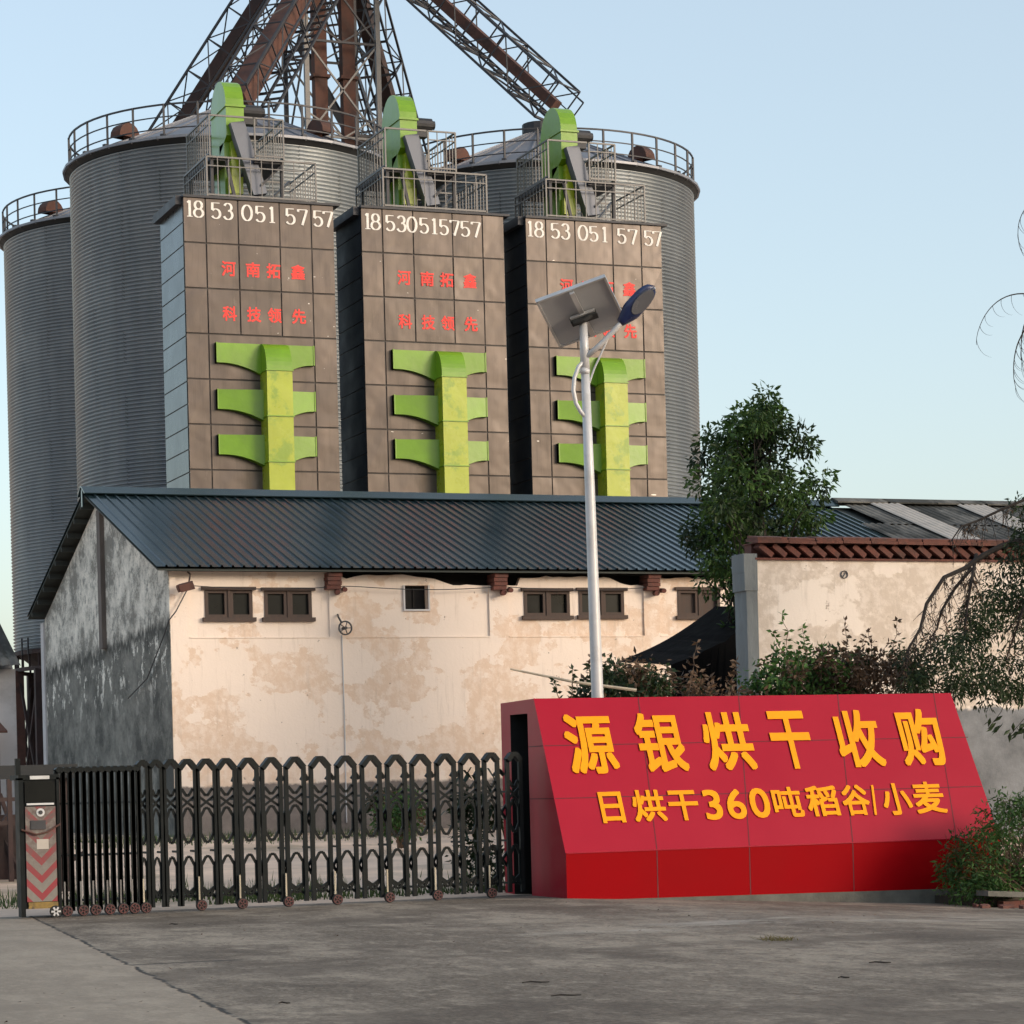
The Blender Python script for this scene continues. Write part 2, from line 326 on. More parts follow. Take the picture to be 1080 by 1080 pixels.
# --- concrete apron
def concrete():
    m, nt, b = newmat('worn_concrete')
    tc = N(nt, 'ShaderNodeTexCoord'); sp = N(nt, 'ShaderNodeSeparateXYZ'); nt.links.new(tc.outputs['Object'], sp.inputs[0])
    x, y = sp.outputs[0], sp.outputs[1]
    n0 = noise_tex(nt, .7, 9, .7, (1,.45,1), 1)
    c = ramp(nt, n0.outputs[0], [(.41, (.12,.093,.069)), (.49, (.20,.162,.125)), (.57, (.31,.257,.20))])
    n1 = noise_tex(nt, 2.6, 10, .8, (1,.4,1), 3); s = ramp(nt, n1.outputs[0], [(.48, (0,0,0)), (.56, (.65,)*3)])
    c = mixc(nt, s, c, (.085,.064,.047))
    n2 = noise_tex(nt, 5, 9, .8, (1,.4,1), 5); s2 = ramp(nt, n2.outputs[0], [(.53, (0,0,0)), (.60, (.6,)*3)])
    c = mixc(nt, s2, c, (.36,.30,.235))
    n22 = noise_tex(nt, 26, 5, .8, (1,.6,1), 6); c = mixc(nt, .26, c, ramp(nt, n22.outputs[0], [(.40, (.02,.016,.012)), (.60, (.40,.34,.27))]))
    n8 = noise_tex(nt, .8, 8, .75, (.5,.5,1), 15); c = mixc(nt, ramp(nt, n8.outputs[0], [(.50, (0,0,0)), (.58, (.6,)*3)]), c, (.075,.056,.042))
    # pale worn streaks in front of the sign
    n3 = noise_tex(nt, 1.5, 9, .75, (.6,1.2,1), 7)
    by = ramp(nt, math_(nt, 'ABSOLUTE', math_(nt, 'SUBTRACT', y, 19.6)), [(.3, (1,1,1)), (1.0, (.0,.0,.0))])
    s3 = ramp(nt, n3.outputs[0], [(.50, (0,0,0)), (.60, (.6,)*3)])
    bx = ramp(nt, math_(nt, 'MULTIPLY', math_(nt, 'SUBTRACT', x, 7.0), .5), [(.0, (0,0,0)), (1, (1,1,1))])
    c = mixc(nt, mixc(nt, 1.0, mixc(nt, 1.0, s3, by, 'MULTIPLY'), bx, 'MULTIPLY'), c, (.40,.365,.32))
    # expansion joint: line through (4.84,24.57) and (6.34,13.70); slab left of it paler
    nj = noise_tex(nt, 3.5, 4, .7, None, 9); w = math_(nt, 'MULTIPLY', math_(nt, 'SUBTRACT', nj.outputs[0], .5), .12)
    xl = math_(nt, 'ADD', 4.2, math_(nt, 'MULTIPLY', math_(nt, 'SUBTRACT', y, 18.26), .104))
    d = math_(nt, 'ADD', math_(nt, 'SUBTRACT', x, xl), w)
    left = ramp(nt, math_(nt, 'ADD', d, .5), [(.49, (1,1,1)), (.53, (0,0,0))])
    c = mixc(nt, mixc(nt, 1.0, left, (.5,.5,.5), 'MULTIPLY'), c, (.36,.30,.235))
    cr = ramp(nt, math_(nt, 'ABSOLUTE', d), [(.008, (1,1,1)), (.024, (0,0,0))])
    brk = ramp(nt, noise_tex(nt, 2.5, 4, .6, None, 13).outputs[0], [(.35, (0,0,0)), (.45, (1,1,1))])
    cr = mixc(nt, 1.0, cr, brk, 'MULTIPLY')
    # cross joint y = 18.12 for x 5.1..7
    d2 = math_(nt, 'ABSOLUTE', math_(nt, 'ADD', math_(nt, 'SUBTRACT', y, 18.2), math_(nt, 'MULTIPLY', w, .8)))
    inx = ramp(nt, math_(nt, 'SUBTRACT', x, 4.18), [(.0, (0,0,0)), (.02, (1,1,1)), (.8, (1,1,1)), (.9, (0,0,0))])
    cr2 = mixc(nt, 1.0, ramp(nt, d2, [(.02, (1,1,1)), (.05, (0,0,0))]), inx, 'MULTIPLY')
    c = mixc(nt, cr, c, (.035,.03,.027)); c = mixc(nt, cr2, c, (.035,.03,.027))
    nt.links.new(c, b.inputs['Base Color']); b.inputs['Roughness'].default_value = .85; b.inputs['Specular IOR Level'].default_value = .3
    bp = N(nt, 'ShaderNodeBump'); bp.inputs['Strength'].default_value = .5; bp.inputs['Distance'].default_value = .02
    h = math_(nt, 'SUBTRACT', n1.outputs[0], math_(nt, 'MULTIPLY', cr, .8)); nt.links.new(h, bp.inputs['Height']); nt.links.new(bp.outputs[0], b.inputs['Normal'])
    return m
M['concrete'] = concrete()
M['ground'] = simple('yard_ground', (.66,.48,.36), .95, 0, .22, .8, bump=.4, bscale=6, dirt=(.34,.26,.18), dscale=.35, dpos=(.52,.66))
M['kerb'] = simple('kerb_concrete', (.12,.115,.10), .9, 0, .35, 4, bump=.4)

# ------------------------------------------------------------------ ground
def gz(x, y):
    z = 0.0
    if y > 26.4: z += .44*min(1, (y-26.4)/17.0)
    if x > 10.5:
        f = max(0, min(1, (31-y)/5)) * max(0, min(1, (y-12)/9))
        z -= .053*min(7, x-10.5)*f
    return z
def grid(xs, ys, dz=0):
    mb = MB(); nx = len(xs)
    vs = [(x, y, gz(x, y)+dz) for y in ys for x in xs]
    fs = [(j*nx+i, j*nx+i+1, (j+1)*nx+i+1, (j+1)*nx+i) for j in range(len(ys)-1) for i in range(nx-1)]
    return mb.add(vs, fs)
xs = [-3000,-400,-60,-20,-5,0,2,4,6,8,10.5,11.5,12.5,13.5,14.5,15.5,16.5,17.5,20,26,40,60,400,3000]
ys = [-3000,-300,-40,-10,0,6,12,15,18,21,24,25,26,26.4,28,30,31,34,38,43.4,50,60,80,130,400,3000]
tag(grid(xs, ys).build('ground', M['ground']), kind='structure')
xs2 = [-40,-10,0,2,4,6,8,10.5,11.5,12.5,13.5,14.5,15.5,16.5,17.5,20,30,60]; ys2 = [-30,0,6,12,15,18,21,24,25,26,26.35]
tag(grid(xs2, ys2, .004).build('concrete_pavement', M['concrete']), kind='structure')

hl = MB(); NH = 160  # unseen dark ridge added behind the camera to block low sky glow
for i in range(NH):
    a0, a1 = math.pi*(1.0+1.0*i/NH)-.25, math.pi*(1.0+1.0*(i+1)/NH)-.25
    z0, z1 = (46 + 26*noise.noise(Vector((3*math.cos(a0)+5, 3*math.sin(a0), 0))) + 9*noise.noise(Vector((11*math.cos(a0), 11*math.sin(a0), 2))) for a0 in (a0, a1))
    P_ = lambda a, r_, z: (r_*math.cos(a), r_*math.sin(a), z)
    hl.add([P_(a0,380,-1),P_(a1,380,-1),P_(a1,470,z1),P_(a0,470,z0),P_(a1,700,-1),P_(a0,700,-1)], [(0,1,2,3),(3,2,4,5)])
M['blocker'] = simple('dark_blocker', (.03,.045,.02), .95, 0, .4, .05)
tag(hl.build('glow_blocking_ridge', M['blocker'], None), kind='structure')

# ------------------------------------------------------------------ grain silos
SR, SB, ST = 4.65, 5.7, 19.25
def silo_wall():
    mb = MB(); n = 112; pitch = .11; rows = int((ST-SB)/pitch); prof = []
    for r in range(rows):
        for k in range(5):
            t = (r + k/5)*pitch; prof.append((t, SR + .050*math.cos(2*math.pi*k/5)))
    prof.append((ST-SB, SR))
    vs = [(R*math.cos(2*math.pi*i/n), R*math.sin(2*math.pi*i/n), SB+z) for z, R in prof for i in range(n)]
    fs = [(j*n+i, j*n+(i+1)%n, (j+1)*n+(i+1)%n, (j+1)*n+i) for j in range(len(prof)-1) for i in range(n)]
    return mb.add(vs, fs)
def make_silo(loc, label):
    root = empty('grain_silo', loc, label, 'silo', 'round corrugated steel grain silos')
    silo_wall().build('wall', M['silo'], root, True)
    # conical roof of ribbed sectors
    r = MB(); n = 36; RE = SR + .20; apex = ST + 1.95
    for i in range(n):
        a0, a1 = 2*math.pi*i/n, 2*math.pi*(i+1)/n
        p = [(RE*math.cos(a), RE*math.sin(a), ST+.03) for a in (a0, a1)]; q = [(.5*math.cos(a), .5*math.sin(a), apex) for a in (a0, a1)]
        r.add([p[0], p[1], q[1], q[0]], [(0,1,2,3)])
        w0 = (SR*math.cos(a0), SR*math.sin(a0), ST-.12); w1 = (SR*math.cos(a1), SR*math.sin(a1), ST-.12)
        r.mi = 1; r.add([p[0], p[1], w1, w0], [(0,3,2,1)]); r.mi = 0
        r.bar(p[0], q[0], .05, .08)
        am = (a0+a1)/2; r.obox((RE*math.cos(am), RE*math.sin(am), ST+.05), (-.5*RE*math.sin(am)*(a1-a0), .5*RE*math.cos(am)*(a1-a0), 0), (.03*math.cos(am), .03*math.sin(am), 0), (0,0,.035))
    rf = r.build('roof', [M['siloroof'], M['skirt']], root)
    c = MB(); c.tube([(0,0,apex-.1),(0,0,apex+.35)], .55, 16); c.build('roof_cap', M['steel'], rf)
    # rail round the eave
    g = MB(); Rr = SR + .05; npost = 30
    for i in range(npost):
        a = 2*math.pi*(i+.3)/npost; x, y = Rr*math.cos(a), Rr*math.sin(a)
        g.bar((x, y, ST+.05), (x, y, ST+1.02), .055)
        g.bar((x*1.03, y*1.03, ST+.12), (x, y, ST+.12), .12, .08)
    m = 72
    for h, w in ((.33,.03),(.66,.03),(1.0,.045)):
        for i in range(m):
            a0, a1 = 2*math.pi*i/m, 2*math.pi*(i+1)/m
            g.bar((Rr*math.cos(a0), Rr*math.sin(a0), ST+h), (Rr*math.cos(a1), Rr*math.sin(a1), ST+h), w)
    g.build('railing', M['steel'], root)
    # goose-neck vents on the roof
    for k in range(4):
        a = rad(205 + 90*k); R0 = 3.9; cx, cy = R0*math.cos(a), R0*math.sin(a); z0 = ST + .52
        d = Vector((math.cos(a), math.sin(a), 0)); t = Vector((-d.y, d.x, 0)); v = MB(); pts = []
        for q in range(9):
            th = math.pi*q/8
            pts.append((th, d*(-.36*math.cos(th)) + Vector((0,0,.40*math.sin(th)))))
        P = []
        for _, p in pts: P += [Vector((cx,cy,z0)) + p - t*.22, Vector((cx,cy,z0)) + p + t*.22]
        v.add(P, [(2*q, 2*q+1, 2*q+3, 2*q+2) for q in range(8)] + [tuple(2*q for q in reversed(range(9))), tuple(2*q+1 for q in range(9))])
        v.tube([Vector((cx,cy,z0-.35)) - d*.15, Vector((cx,cy,z0+.1)) - d*.15], .17, 10)
        v.build('roof_vent', M['darkrust2'], rf)
    # ring beam, legs with cross bracing, ladder, hopper
    b = MB(); n = 56
    for zz, hh in ((SB-.08,.14),(SB-.62,.12)):
        for i in range(n):
            a = 2*math.pi*(i+.5)/n
            b.obox((SR*math.cos(a), SR*math.sin(a), zz), (-SR*math.sin(a)*math.pi/n, SR*math.cos(a)*math.pi/n, 0), (.07*math.cos(a), .07*math.sin(a), 0), (0,0,hh/2))
    for i in range(48):
        a = 2*math.pi*i/48; b.bar((SR*math.cos(a), SR*math.sin(a), SB-.6), (SR*math.cos(a), SR*math.sin(a), SB-.1), .06)
    b.build('ring_beam', M['darkrust'], root)
    h = MB(); nn = 40
    for i in range(nn):
        a0, a1 = 2*math.pi*i/nn, 2*math.pi*(i+1)/nn
        h.add([((SR-.1)*math.cos(a0), (SR-.1)*math.sin(a0), SB-.1), ((SR-.1)*math.cos(a1), (SR-.1)*math.sin(a1), SB-.1), (.3*math.cos(a1), .3*math.sin(a1), 2.2), (.3*math.cos(a0), .3*math.sin(a0), 2.2)], [(0,3,2,1)])
    h.build('hopper', M['darkrust'], root, True)
    NL = 18
    for i in range(NL):
        a = 2*math.pi*(i+.1)/NL; l = MB(); l.bar((SR*math.cos(a), SR*math.sin(a), .2), (SR*math.cos(a), SR*math.sin(a), SB-.64), .27)
        l.build('leg', M['darkrust'] if i % 3 else M['rust'], root)
    k = MB()
    for i in range(NL):
        a, c_ = 2*math.pi*(i+.1)/NL, 2*math.pi*(i+1.1)/NL; P = lambda q, z: (SR*math.cos(q), SR*math.sin(q), z)
        k.bar(P(a,.6), P(c_,SB-.8), .08); k.bar(P(c_,.6), P(a,SB-.8), .08)
        for z in (1.0, 1.5): k.bar(P(a,z), P(c_,z), .09)
    k.build('bracing', M['darkrust'], root)
    la = MB(); a = rad(198)
    for s_ in (-.2, .2):
        x, y = (SR+.28)*math.cos(a)-s_*math.sin(a), (SR+.28)*math.sin(a)+s_*math.cos(a)
        la.bar((x, y, SB-.2), (x, y, SB+.35), .05)
    for z in (0, .25): la.bar(((SR+.28)*math.cos(a)+.2*math.sin(a), (SR+.28)*math.sin(a)-.2*math.cos(a), SB+z), ((SR+.28)*math.cos(a)-.2*math.sin(a), (SR+.28)*math.sin(a)+.2*math.cos(a), SB+z), .04)
    la.build('ladder', M['steel'], root)
    return root
def copy_tree(o, parent=None):
    c = o.copy(); COL.objects.link(c); c.parent = parent
    for ch in list(o.children): copy_tree(ch, c)
    return c
s2 = make_silo((20.40, 72.8, 0), 'tall corrugated silo right behind the leftmost dryer tower')
for loc, rz, lb in (((30.35, 73, 0), 3, 'corrugated silo at the right, behind the dryer tower nearest the tree'),
                ((20.5, 83.8, .25), 0, 'corrugated silo cut by the left edge of the photo, farther back')):
    c = copy_tree(s2); c.location = loc; c.rotation_euler = (0,0,rad(rz)); c['label'] = lb

# ------------------------------------------------------------------ lattice tower and galleries
T0, T1_, U0, U1 = 24.3, 26.7, 77.6, 79.9; TZ = 31.0
rt = empty('lattice_tower', (25.3, 78.75, .44), 'tall open steel lattice tower rising between the silos', 'tower'); P = Part(rt)
corners = [(T0,U0),(T1_,U0),(T1_,U1),(T0,U1)]
for i, (x, y) in enumerate(corners):
    l = MB(); l.bar((x,y,.44), (x,y,TZ), .15 if i < 2 else .13); P(l, 'leg', M['steel_pale'] if i < 2 else M['steel'])
lev = [.6 + 3.05*k for k in range(11)]
for k, z in enumerate(lev):
    g = MB()
    for i in range(4):
        a, b = corners[i], corners[(i+1)%4]; mx, my = (a[0]+b[0])/2, (a[1]+b[1])/2
        g.bar((*a, z), (*b, z), .07)
        if k < len(lev)-1:
            z2 = lev[k+1]
            g.bar((*a, z), (*b, z2), .055); g.bar((*b, z), (*a, z2), .055)
            g.bar((a[0],a[1],z+.75), (mx,my,z+.0), .05); g.bar((b[0],b[1],z+.75), (mx,my,z+.0), .05)
    P(g, 'bracing', M['steel_pale'] if k % 2 else M['steel'])
rt2 = empty('bucket_elevator', (25.3, 78.75, .44), 'pair of upright rusty elevator casings inside the lattice tower', 'elevator'); P = Part(rt2)
for x in (24.92, 25.86):
    t = MB(); t.bar((x,78.2,.5), (x,78.2,TZ+.6), .42, .36)
    for z in range(3, 31, 3): t.box(x-.29, x+.29, 77.94, 78.46, z-.05, z+.05)
    P(t, 'casing', M['rust'])
t = MB()
for k in range(3):                     # stair flights with landings
    z = 13 + k*6.1; t.bar((24.5,79.3,z), (26.3,79.3,z+3.0), .6, .08); t.bar((26.3,78.9,z+3.0), (24.5,78.9,z+6.1), .6, .08)
    t.box(25.9, 26.6, 77.7, 79.8, z+2.95, z+3.03)
P(t, 'stair', M['steel'])
def gallery(name, A, B, w, h, inner, label, walk=1, step=1.15, rail=True, iw=.34, start=0.0):
    A, B = Vector(A), Vector(B); d = (B-A); L = d.length; dn = d.normalized(); side = dn.cross(Vector((0,0,1))).normalized(); up = side.cross(dn).normalized()
    root = empty(name, tuple(B), label, 'gallery', 'sloping conveyor galleries above the silos'); P = Part(root)
    n = int(L/step); g = MB()
    c = lambda t, u, v: A + dn*(L*t) + side*u*w/2 + up*v*h/2
    for u in (-1,1):
        for v in (-1,1): g.bar(c(0,u,v), c(1,u,v), .07)
    for k in range(n+1):
        t = k/n
        for u in (-1,1): g.bar(c(t,u,-1), c(t,u,1), .038)
        g.bar(c(t,-1,1), c(t,1,1), .04); g.bar(c(t,-1,-1), c(t,1,-1), .07)
        if k < n:
            t2 = (k+1)/n; e = 1 if k % 2 else -1
            for u in (-1,1): g.bar(c(t,u,-e), c(t2,u,e), .034)
            g.bar(c(t,-e,-1), c(t2,e,-1), .045); g.bar(c(t,-e,1), c(t2,e,1), .04)
    P(g, 'truss', M['steel'])
    b = MB(); b.bar(c(0,0,-.1), c(1,0,-.1), iw*1.2, iw); P(b, 'conveyor_casing', inner)
    if rail:
        r = MB(); s_ = walk
        q = lambda t, e, hh: A + dn*(L*t) + side*s_*(w/2+e) + up*(-h/2+hh)
        for e, hh, ww in ((.55,0.02,.07),(.55,.5,.035),(.55,1.0,.05)): r.bar(q(0,e,hh), q(1,e,hh), ww)
        for k in range(n+1): r.bar(q(k/n,.55,0), q(k/n,.55,1.0), .035)
        for k in range(n*3): r.bar(q(k/(n*3),.0,0), q(k/(n*3),.55,0), .16, .03)
        P(r, 'walkway', M['steel'])
TC = Vector((25.3, 78.7, 29.0))
gallery('conveyor_gallery', TC+Vector((-.3,.6,.3)), (20.4, 83.2, 21.7), 1.1, 1.0, M['darkrust'], 'leftmost sloping truss gallery, going down behind the big silo', walk=1)
gallery('conveyor_gallery', TC+Vector((.45,-.6,0)), (20.5, 72.4, 21.4), 1.0, 1.0, M['rust'], 'gallery with red rusty casing sloping down to the big silo', walk=-1, iw=.55)
gallery('conveyor_gallery', TC+Vector((.9,-.5,.2)), (30.75, 72.5, 22.1), 1.35, 1.25, M['darkrust2'], 'truss gallery sloping down to the right silo roof', walk=-1, iw=.32)
gallery('conveyor_gallery', TC+Vector((.9,.6,0)), (30.2, 84.2, 21.9), 1.35, .9, M['darkrust'], 'steep dark gallery behind the middle green elevator head', walk=-1, iw=.4)

# ------------------------------------------------------------------ lettering
def text_mesh(ch, size, bold=.0, extrude=.0):
    c = bpy.data.curves.new('letter', 'FONT'); c.body = ch; c.size = size; c.offset = bold; c.extrude = extrude; c.align_x = 'LEFT'; c.resolution_u = 4
    o = bpy.data.objects.new('letter', c); COL.objects.link(o)
    me = bpy.data.meshes.new_from_object(o.evaluated_get(bpy.context.evaluated_depsgraph_get()))
    bpy.data.objects.remove(o); bpy.data.curves.remove(c); return me
def put_text(ch, origin, ux, uy, x0, x1, y0, y1, mat, parent, bold=0, depth=.02, name='character', side=None):
    """fit one character into the rectangle x0..x1, y0..y1 of the plane origin + ux*x + uy*y"""
    me0 = text_mesh(ch, 1.0, 0, .5); n0 = len(me0.vertices); vs = []; fs = []
    shifts = [(0,0)] + ([(bold*a_, bold*b_) for a_ in (-1,0,1) for b_ in (-1,0,1) if a_ or b_] if bold else [])
    for k, (sx_, sy_) in enumerate(shifts):
        vs += [(v.co.x+sx_, v.co.y+sy_, v.co.z - .018*k*(1 if v.co.z > 0 else -1)*(.6 if depth > .015 else 1)) for v in me0.vertices]
        fs += [tuple(i+k*n0 for i in p.vertices) for p in me0.polygons]
    me = bpy.data.meshes.new(name); me.from_pydata(vs, [], fs); me.update()
    xs_ = [v.co.x for v in me.vertices]; ys_ = [v.co.y for v in me.vertices]
    ax, bx, ay, by = min(xs_), max(xs_), min(ys_), max(ys_)
    un = ux.cross(uy).normalized(); off = parent.matrix_world.translation if parent else Vector()
    for v in me.vertices:
        x = x0 + (v.co.x-ax)/(bx-ax)*(x1-x0); y = y0 + (v.co.y-ay)/(by-ay)*(y1-y0)
        v.co = origin + ux*x + uy*y + un*(depth*(v.co.z+.5)+.001) - off
    me.materials.clear(); me.materials.append(mat)
    if side:
        me.materials.append(side); me.update()
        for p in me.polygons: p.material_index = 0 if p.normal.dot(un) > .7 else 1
    me.name = name; o = bpy.data.objects.new(name, me); COL.objects.link(o); o.parent = parent; return o
DG = {  # serif numerals as strokes in a 0..1 x 0..1 cell (arc: cx, cy, rx, ry, deg0, deg1)
 '0': [('a',.5,.5,.38,.48,0,360)],
 '1': [('l',.5,.0,.5,1.0),('l',.5,.98,.26,.86),('h',.22,.02,.78,.02)],
 '5': [('l',.22,.98,.20,.52),('h',.20,.96,.80,.96),('a',.48,.30,.34,.29,140,-150)],
 '8': [('a',.5,.74,.28,.25,0,360),('a',.5,.26,.35,.26,0,360)],
 '3': [('a',.46,.75,.28,.24,160,-90),('a',.46,.28,.34,.28,90,-160)],
 '7': [('h',.14,.96,.86,.96),('l',.86,.96,.46,.0),('l',.15,.97,.13,.82)]}
def digit(ch, X, Z, w, h, Y, off):
    mb = MB(); cnt = [0]
    def stroke(pts):
        L = []; R = []
        for i, p in enumerate(pts):
            a, b = pts[max(i-1,0)], pts[min(i+1,len(pts)-1)]; dx, dz = b[0]-a[0], b[1]-a[1]; l = math.hypot(dx, dz) or 1
            nx, nz = -dz/l, dx/l; ww = .010 + .021*abs(nx)
            L.append((p[0]+nx*ww, p[1]+nz*ww)); R.append((p[0]-nx*ww, p[1]-nz*ww))
        n = len(pts); cnt[0] += 1; mb.add([(x-off.x, Y-.006-.0012*cnt[0]-off.y, z-off.z) for x, z in L+R], [(i, n+i, n+i+1, i+1) for i in range(n-1)])
    for s_ in DG[ch]:
        if s_[0] == 'a':
            _, cx, cy, rx, ry, a0, a1 = s_
            stroke([(X+(cx+rx*math.cos(rad(a0+(a1-a0)*k/24))-.5)*w, Z+(cy+ry*math.sin(rad(a0+(a1-a0)*k/24)))*h) for k in range(25)])
        else:
            _, ax, ay, bx, by = s_; stroke([(X+(ax+(bx-ax)*k/4-.5)*w, Z+(ay+(by-ay)*k/4)*h) for k in range(5)])
    return mb

# ------------------------------------------------------------------ grain dryers
TY = 58.0
VS = [0, .54, 1.32, 2.33, 3.11, 3.68]
ROW = [15.08 - 1.06*k for k in range(15)]
RC = [0]
def railing(mb, a, b, z, h=.95, gap=.19, w=.03):
    RC[0] += 1; e_ = .0017*(RC[0] % 7)
    a, b = Vector((a[0], a[1], z)), Vector((b[0], b[1], z)); d = b-a; n = max(1, int(d.length/gap)); hv = Vector((0,0,h))
    mb.bar(a+hv, b+hv, .032+e_); mb.bar(a+Vector((0,0,.06)), b+Vector((0,0,.06)), .032+e_); mb.bar(a+hv*.78, b+hv*.78, .025)
    for k in range(n+1): mb.bar(a+d*k/n, a+d*k/n+hv, (.032+e_) if k in (0,n) else w-.010)
def dryer(x0, depth, digits, label, dz=0, faded=False):
    root = empty('grain_dryer', (x0+1.84, TY+depth/2, .44), label, 'dryer', 'brown clad grain dryer towers')
    bpy.context.view_layer.update(); P = Part(root); off = Vector(root.location)
    x1 = x0 + 3.68; y1 = TY + depth; zt = 15.09
    b = MB(); b.box(x0+.02, x1-.02, TY+.02, y1-.02, .44, zt-.04); P(b, 'body', M['bodydark'])
    f = MB()
    for i in range(5):
        for r in range(14):
            if r in (3,4,5,6) and i in (1,2,3):
                if i != 1: continue
                f.box(x0+VS[1]+.017, x0+VS[4]-.017, TY-.0, TY+.03, ROW[r+1]+.02, ROW[r]-.02); continue
            j = rnd.uniform(-.003, .003)
            f.box(x0+VS[i]+.017, x0+VS[i+1]-.017, TY+j, TY+.03, ROW[r+1]+.02, ROW[r]-.02)
            for q_ in (0,1,4,5): v_ = f.v[-8+q_]; f.v[-8+q_] = (v_[0], v_[1]+rnd.uniform(-.006,.006), v_[2])
    P(f, 'front_cladding', M['clad'])
    s_ = MB()
    for k in range(27):
        z = 15.0 - .53*k; s_.box(x0, x0+.03, TY+.05, y1-.06, z-.50, z)
    P(s_, 'side_cladding', M['navyside'] if depth > 2.1 else M['navyreflect']); s_ = MB()
    for k in range(27):
        z = 15.0 - .53*k; s_.box(x1-.03, x1, TY+.05, y1-.06, z-.50, z)
    P(s_, 'side_cladding', M['navyside'])
    t = MB(); t.box(x0-.0, x1+.14, TY-.05, y1+.10, zt-.02, zt+.035); t.box(x0-.14, x0+.02, TY+.12, y1+.10, zt-.17, zt+.036)
    P(t, 'roof', M['steel'])
    # duct: column with curved hood, three fins each side
    c = MB(); cx0, cx1, cy = x0+1.76, x0+2.38, TY-.57
    zb = 7.4
    for za, zc in ((zb, 8.86), (8.88, 9.93), (9.95, 11.0)): c.box(cx0, cx1, cy, TY-.002, za, zc)
    P(c, 'duct_column', M['yellowwarm'])
    c = MB()
    hood = [(TY-.002, 11.02), (cy, 11.02)] + [(TY-.13-.44*math.cos(q*math.pi/20), 11.02+.663*math.sin(q*math.pi/20)) for q in range(1, 11)] + [(TY-.002, 11.683)]
    c.prism(hood, 'x', cx0, cx1)
    P(c, 'duct_hood', M['green'])
    for za in (8.87, 9.94, 11.01):
        c = MB(); c.box(cx0-.025, cx1+.025, cy-.025, TY-.002, za-.012, za+.012); P(c, 'duct_band', M['green'])
    for zt_ in (11.68, 10.59, 9.53):
        for sgn in (-1, 1):
            q = MB(); xe = x0+.68 if sgn < 0 else x0+3.07; xc = cx0 if sgn < 0 else cx1; n = 14; top = []; bot = []
            for k in range(n+1):
                u = k/n; x = xe + (xc-xe)*u; top.append((x, zt_ - (.0 if u < .99 else 0))); drop = (.46 + (.26 if sgn < 0 else .20)*max(0, (u-.1)/.9)**2.0)
                bot.append((x, zt_ - drop))
            def yy(u): return TY - .13 - (0 if zt_ > 11.5 else .13 if sgn < 0 else .035)*u
            vs = [(x, yy(k/n), z) for k, (x, z) in enumerate(top)] + [(x, yy(k/n), z) for k, (x, z) in enumerate(bot)] + [(x, TY-.002, z) for x, z in top] + [(x, TY-.002, z) for x, z in bot]
            m_ = n+1; fs = []
            for k in range(n):
                fs += [(k, k+1, m_+k+1, m_+k), (m_+k, m_+k+1, 3*m_+k+1, 3*m_+k), (2*m_+k, 2*m_+k+1, k+1, k)]
            fs.append((0, m_, 3*m_, 2*m_))
            q.add(vs, fs)
            q.box(min(xe, xe-sgn*.03), max(xe, xe-sgn*.03), TY-.145, TY-.002, zt_-.46, zt_+.012)
            P(q, 'duct_fin', M['green'])
    # numerals, all one width of stroke
    for ch, x in digits:
        w = .30 if ch != '1' else .24
        digit(ch, x0+x, 14.62+dz - .018*x, w, .38, TY-.004, off).build('numeral', M['white_paint'], root)
    o = Vector((x0, TY-.004, 0)); ux = Vector((1,0,0)); uz = Vector((0,0,1))
    for row, z in (('河南拓鑫', 13.27), ('科技领先', 12.22)):
        for ch, x in zip(row, (1.06, 1.65, 2.15, 2.75)):
            put_text(ch, o, ux, uz, x-.17, x+.17, z-.0, z+.35, M['red_paint'], root, .022, .008)
    # elevator head with its two legs
    hx0, hx1 = x0+1.23, x0+1.67; f0, f1 = 58.5, 59.85
    h = MB()
    prof = [(f0, 16.72), (f0, 17.42)] + [((f0+f1)/2 - (f1-f0)/2*math.cos(q*math.pi/12), 17.42+.72*math.sin(q*math.pi/12)) for q in range(1, 12)] + [(f1, 17.42), (f1, 16.35), (f1-.3, 16.15)]
    h.prism(prof, 'x', hx0, hx1)
    h.box(hx0-.03, hx1+.03, f0-.04, f1+.04, 17.40, 17.45)
    hd = P(h, 'elevator_head', M['green'])
    g = MB(); g.box(hx0+.03, hx1-.06, 59.35, 59.78, 15.1, 16.3); g.box(hx0-.0, hx0+.3, 58.72, 59.15, 15.1, 16.6); P(g, 'elevator_leg', M['green'])
    g = MB(); g.box(hx0+.12, hx1-.1, 58.55, 58.72, 15.1, 16.6); g.box(hx0+.05, hx1-.05, 58.52, 58.75, 15.35, 15.75); P(g, 'elevator_boot', M['yellowwarm'])
    g = MB(); a = Vector((hx1-.22, f0-.06, 17.0)); e = Vector((hx1+.28, f0-.15, 15.3))
    g.obox((a+e)/2, Vector((.17,0,.03)), Vector((0,.14,0)), (e-a)/2); g.box(hx0+.18, hx1+.0, f0-.2, f0+.02, 16.66, 16.76); P(g, 'discharge_chute', M['greychute'])
    g = MB(); g.tube([(hx1+.02, 59.2, 17.5), (hx1+.62, 59.2, 17.5)], .16, 14); g.tube([(hx1+.62, 59.2, 17.5), (hx1+.70, 59.2, 17.5)], .11, 12); g.box(hx1, hx1+.5, 59.1, 59.35, 17.18, 17.36)
    P(g, 'motor', M['steel'])
    # platform round the head
    pz = 16.12; pl = MB(); px0, px1, py0, py1 = x0+.72, x0+2.52, 58.15, 60.2
    pl.box(px0, px0+.5, py0, py1, pz-.10, pz); pl.box(hx1+.12, px1, py0, py1, pz-.10, pz); pl.box(px0+.5, hx1+.12, 59.9, py1, pz-.10, pz); 
    for x, y in ((px0+.05, py0+.05), (px1-.05, py0+.05), (px0+.05, py1-.05), (px1-.05, py1-.05)): pl.bar((x, y, 15.1), (x, y, pz), .07)
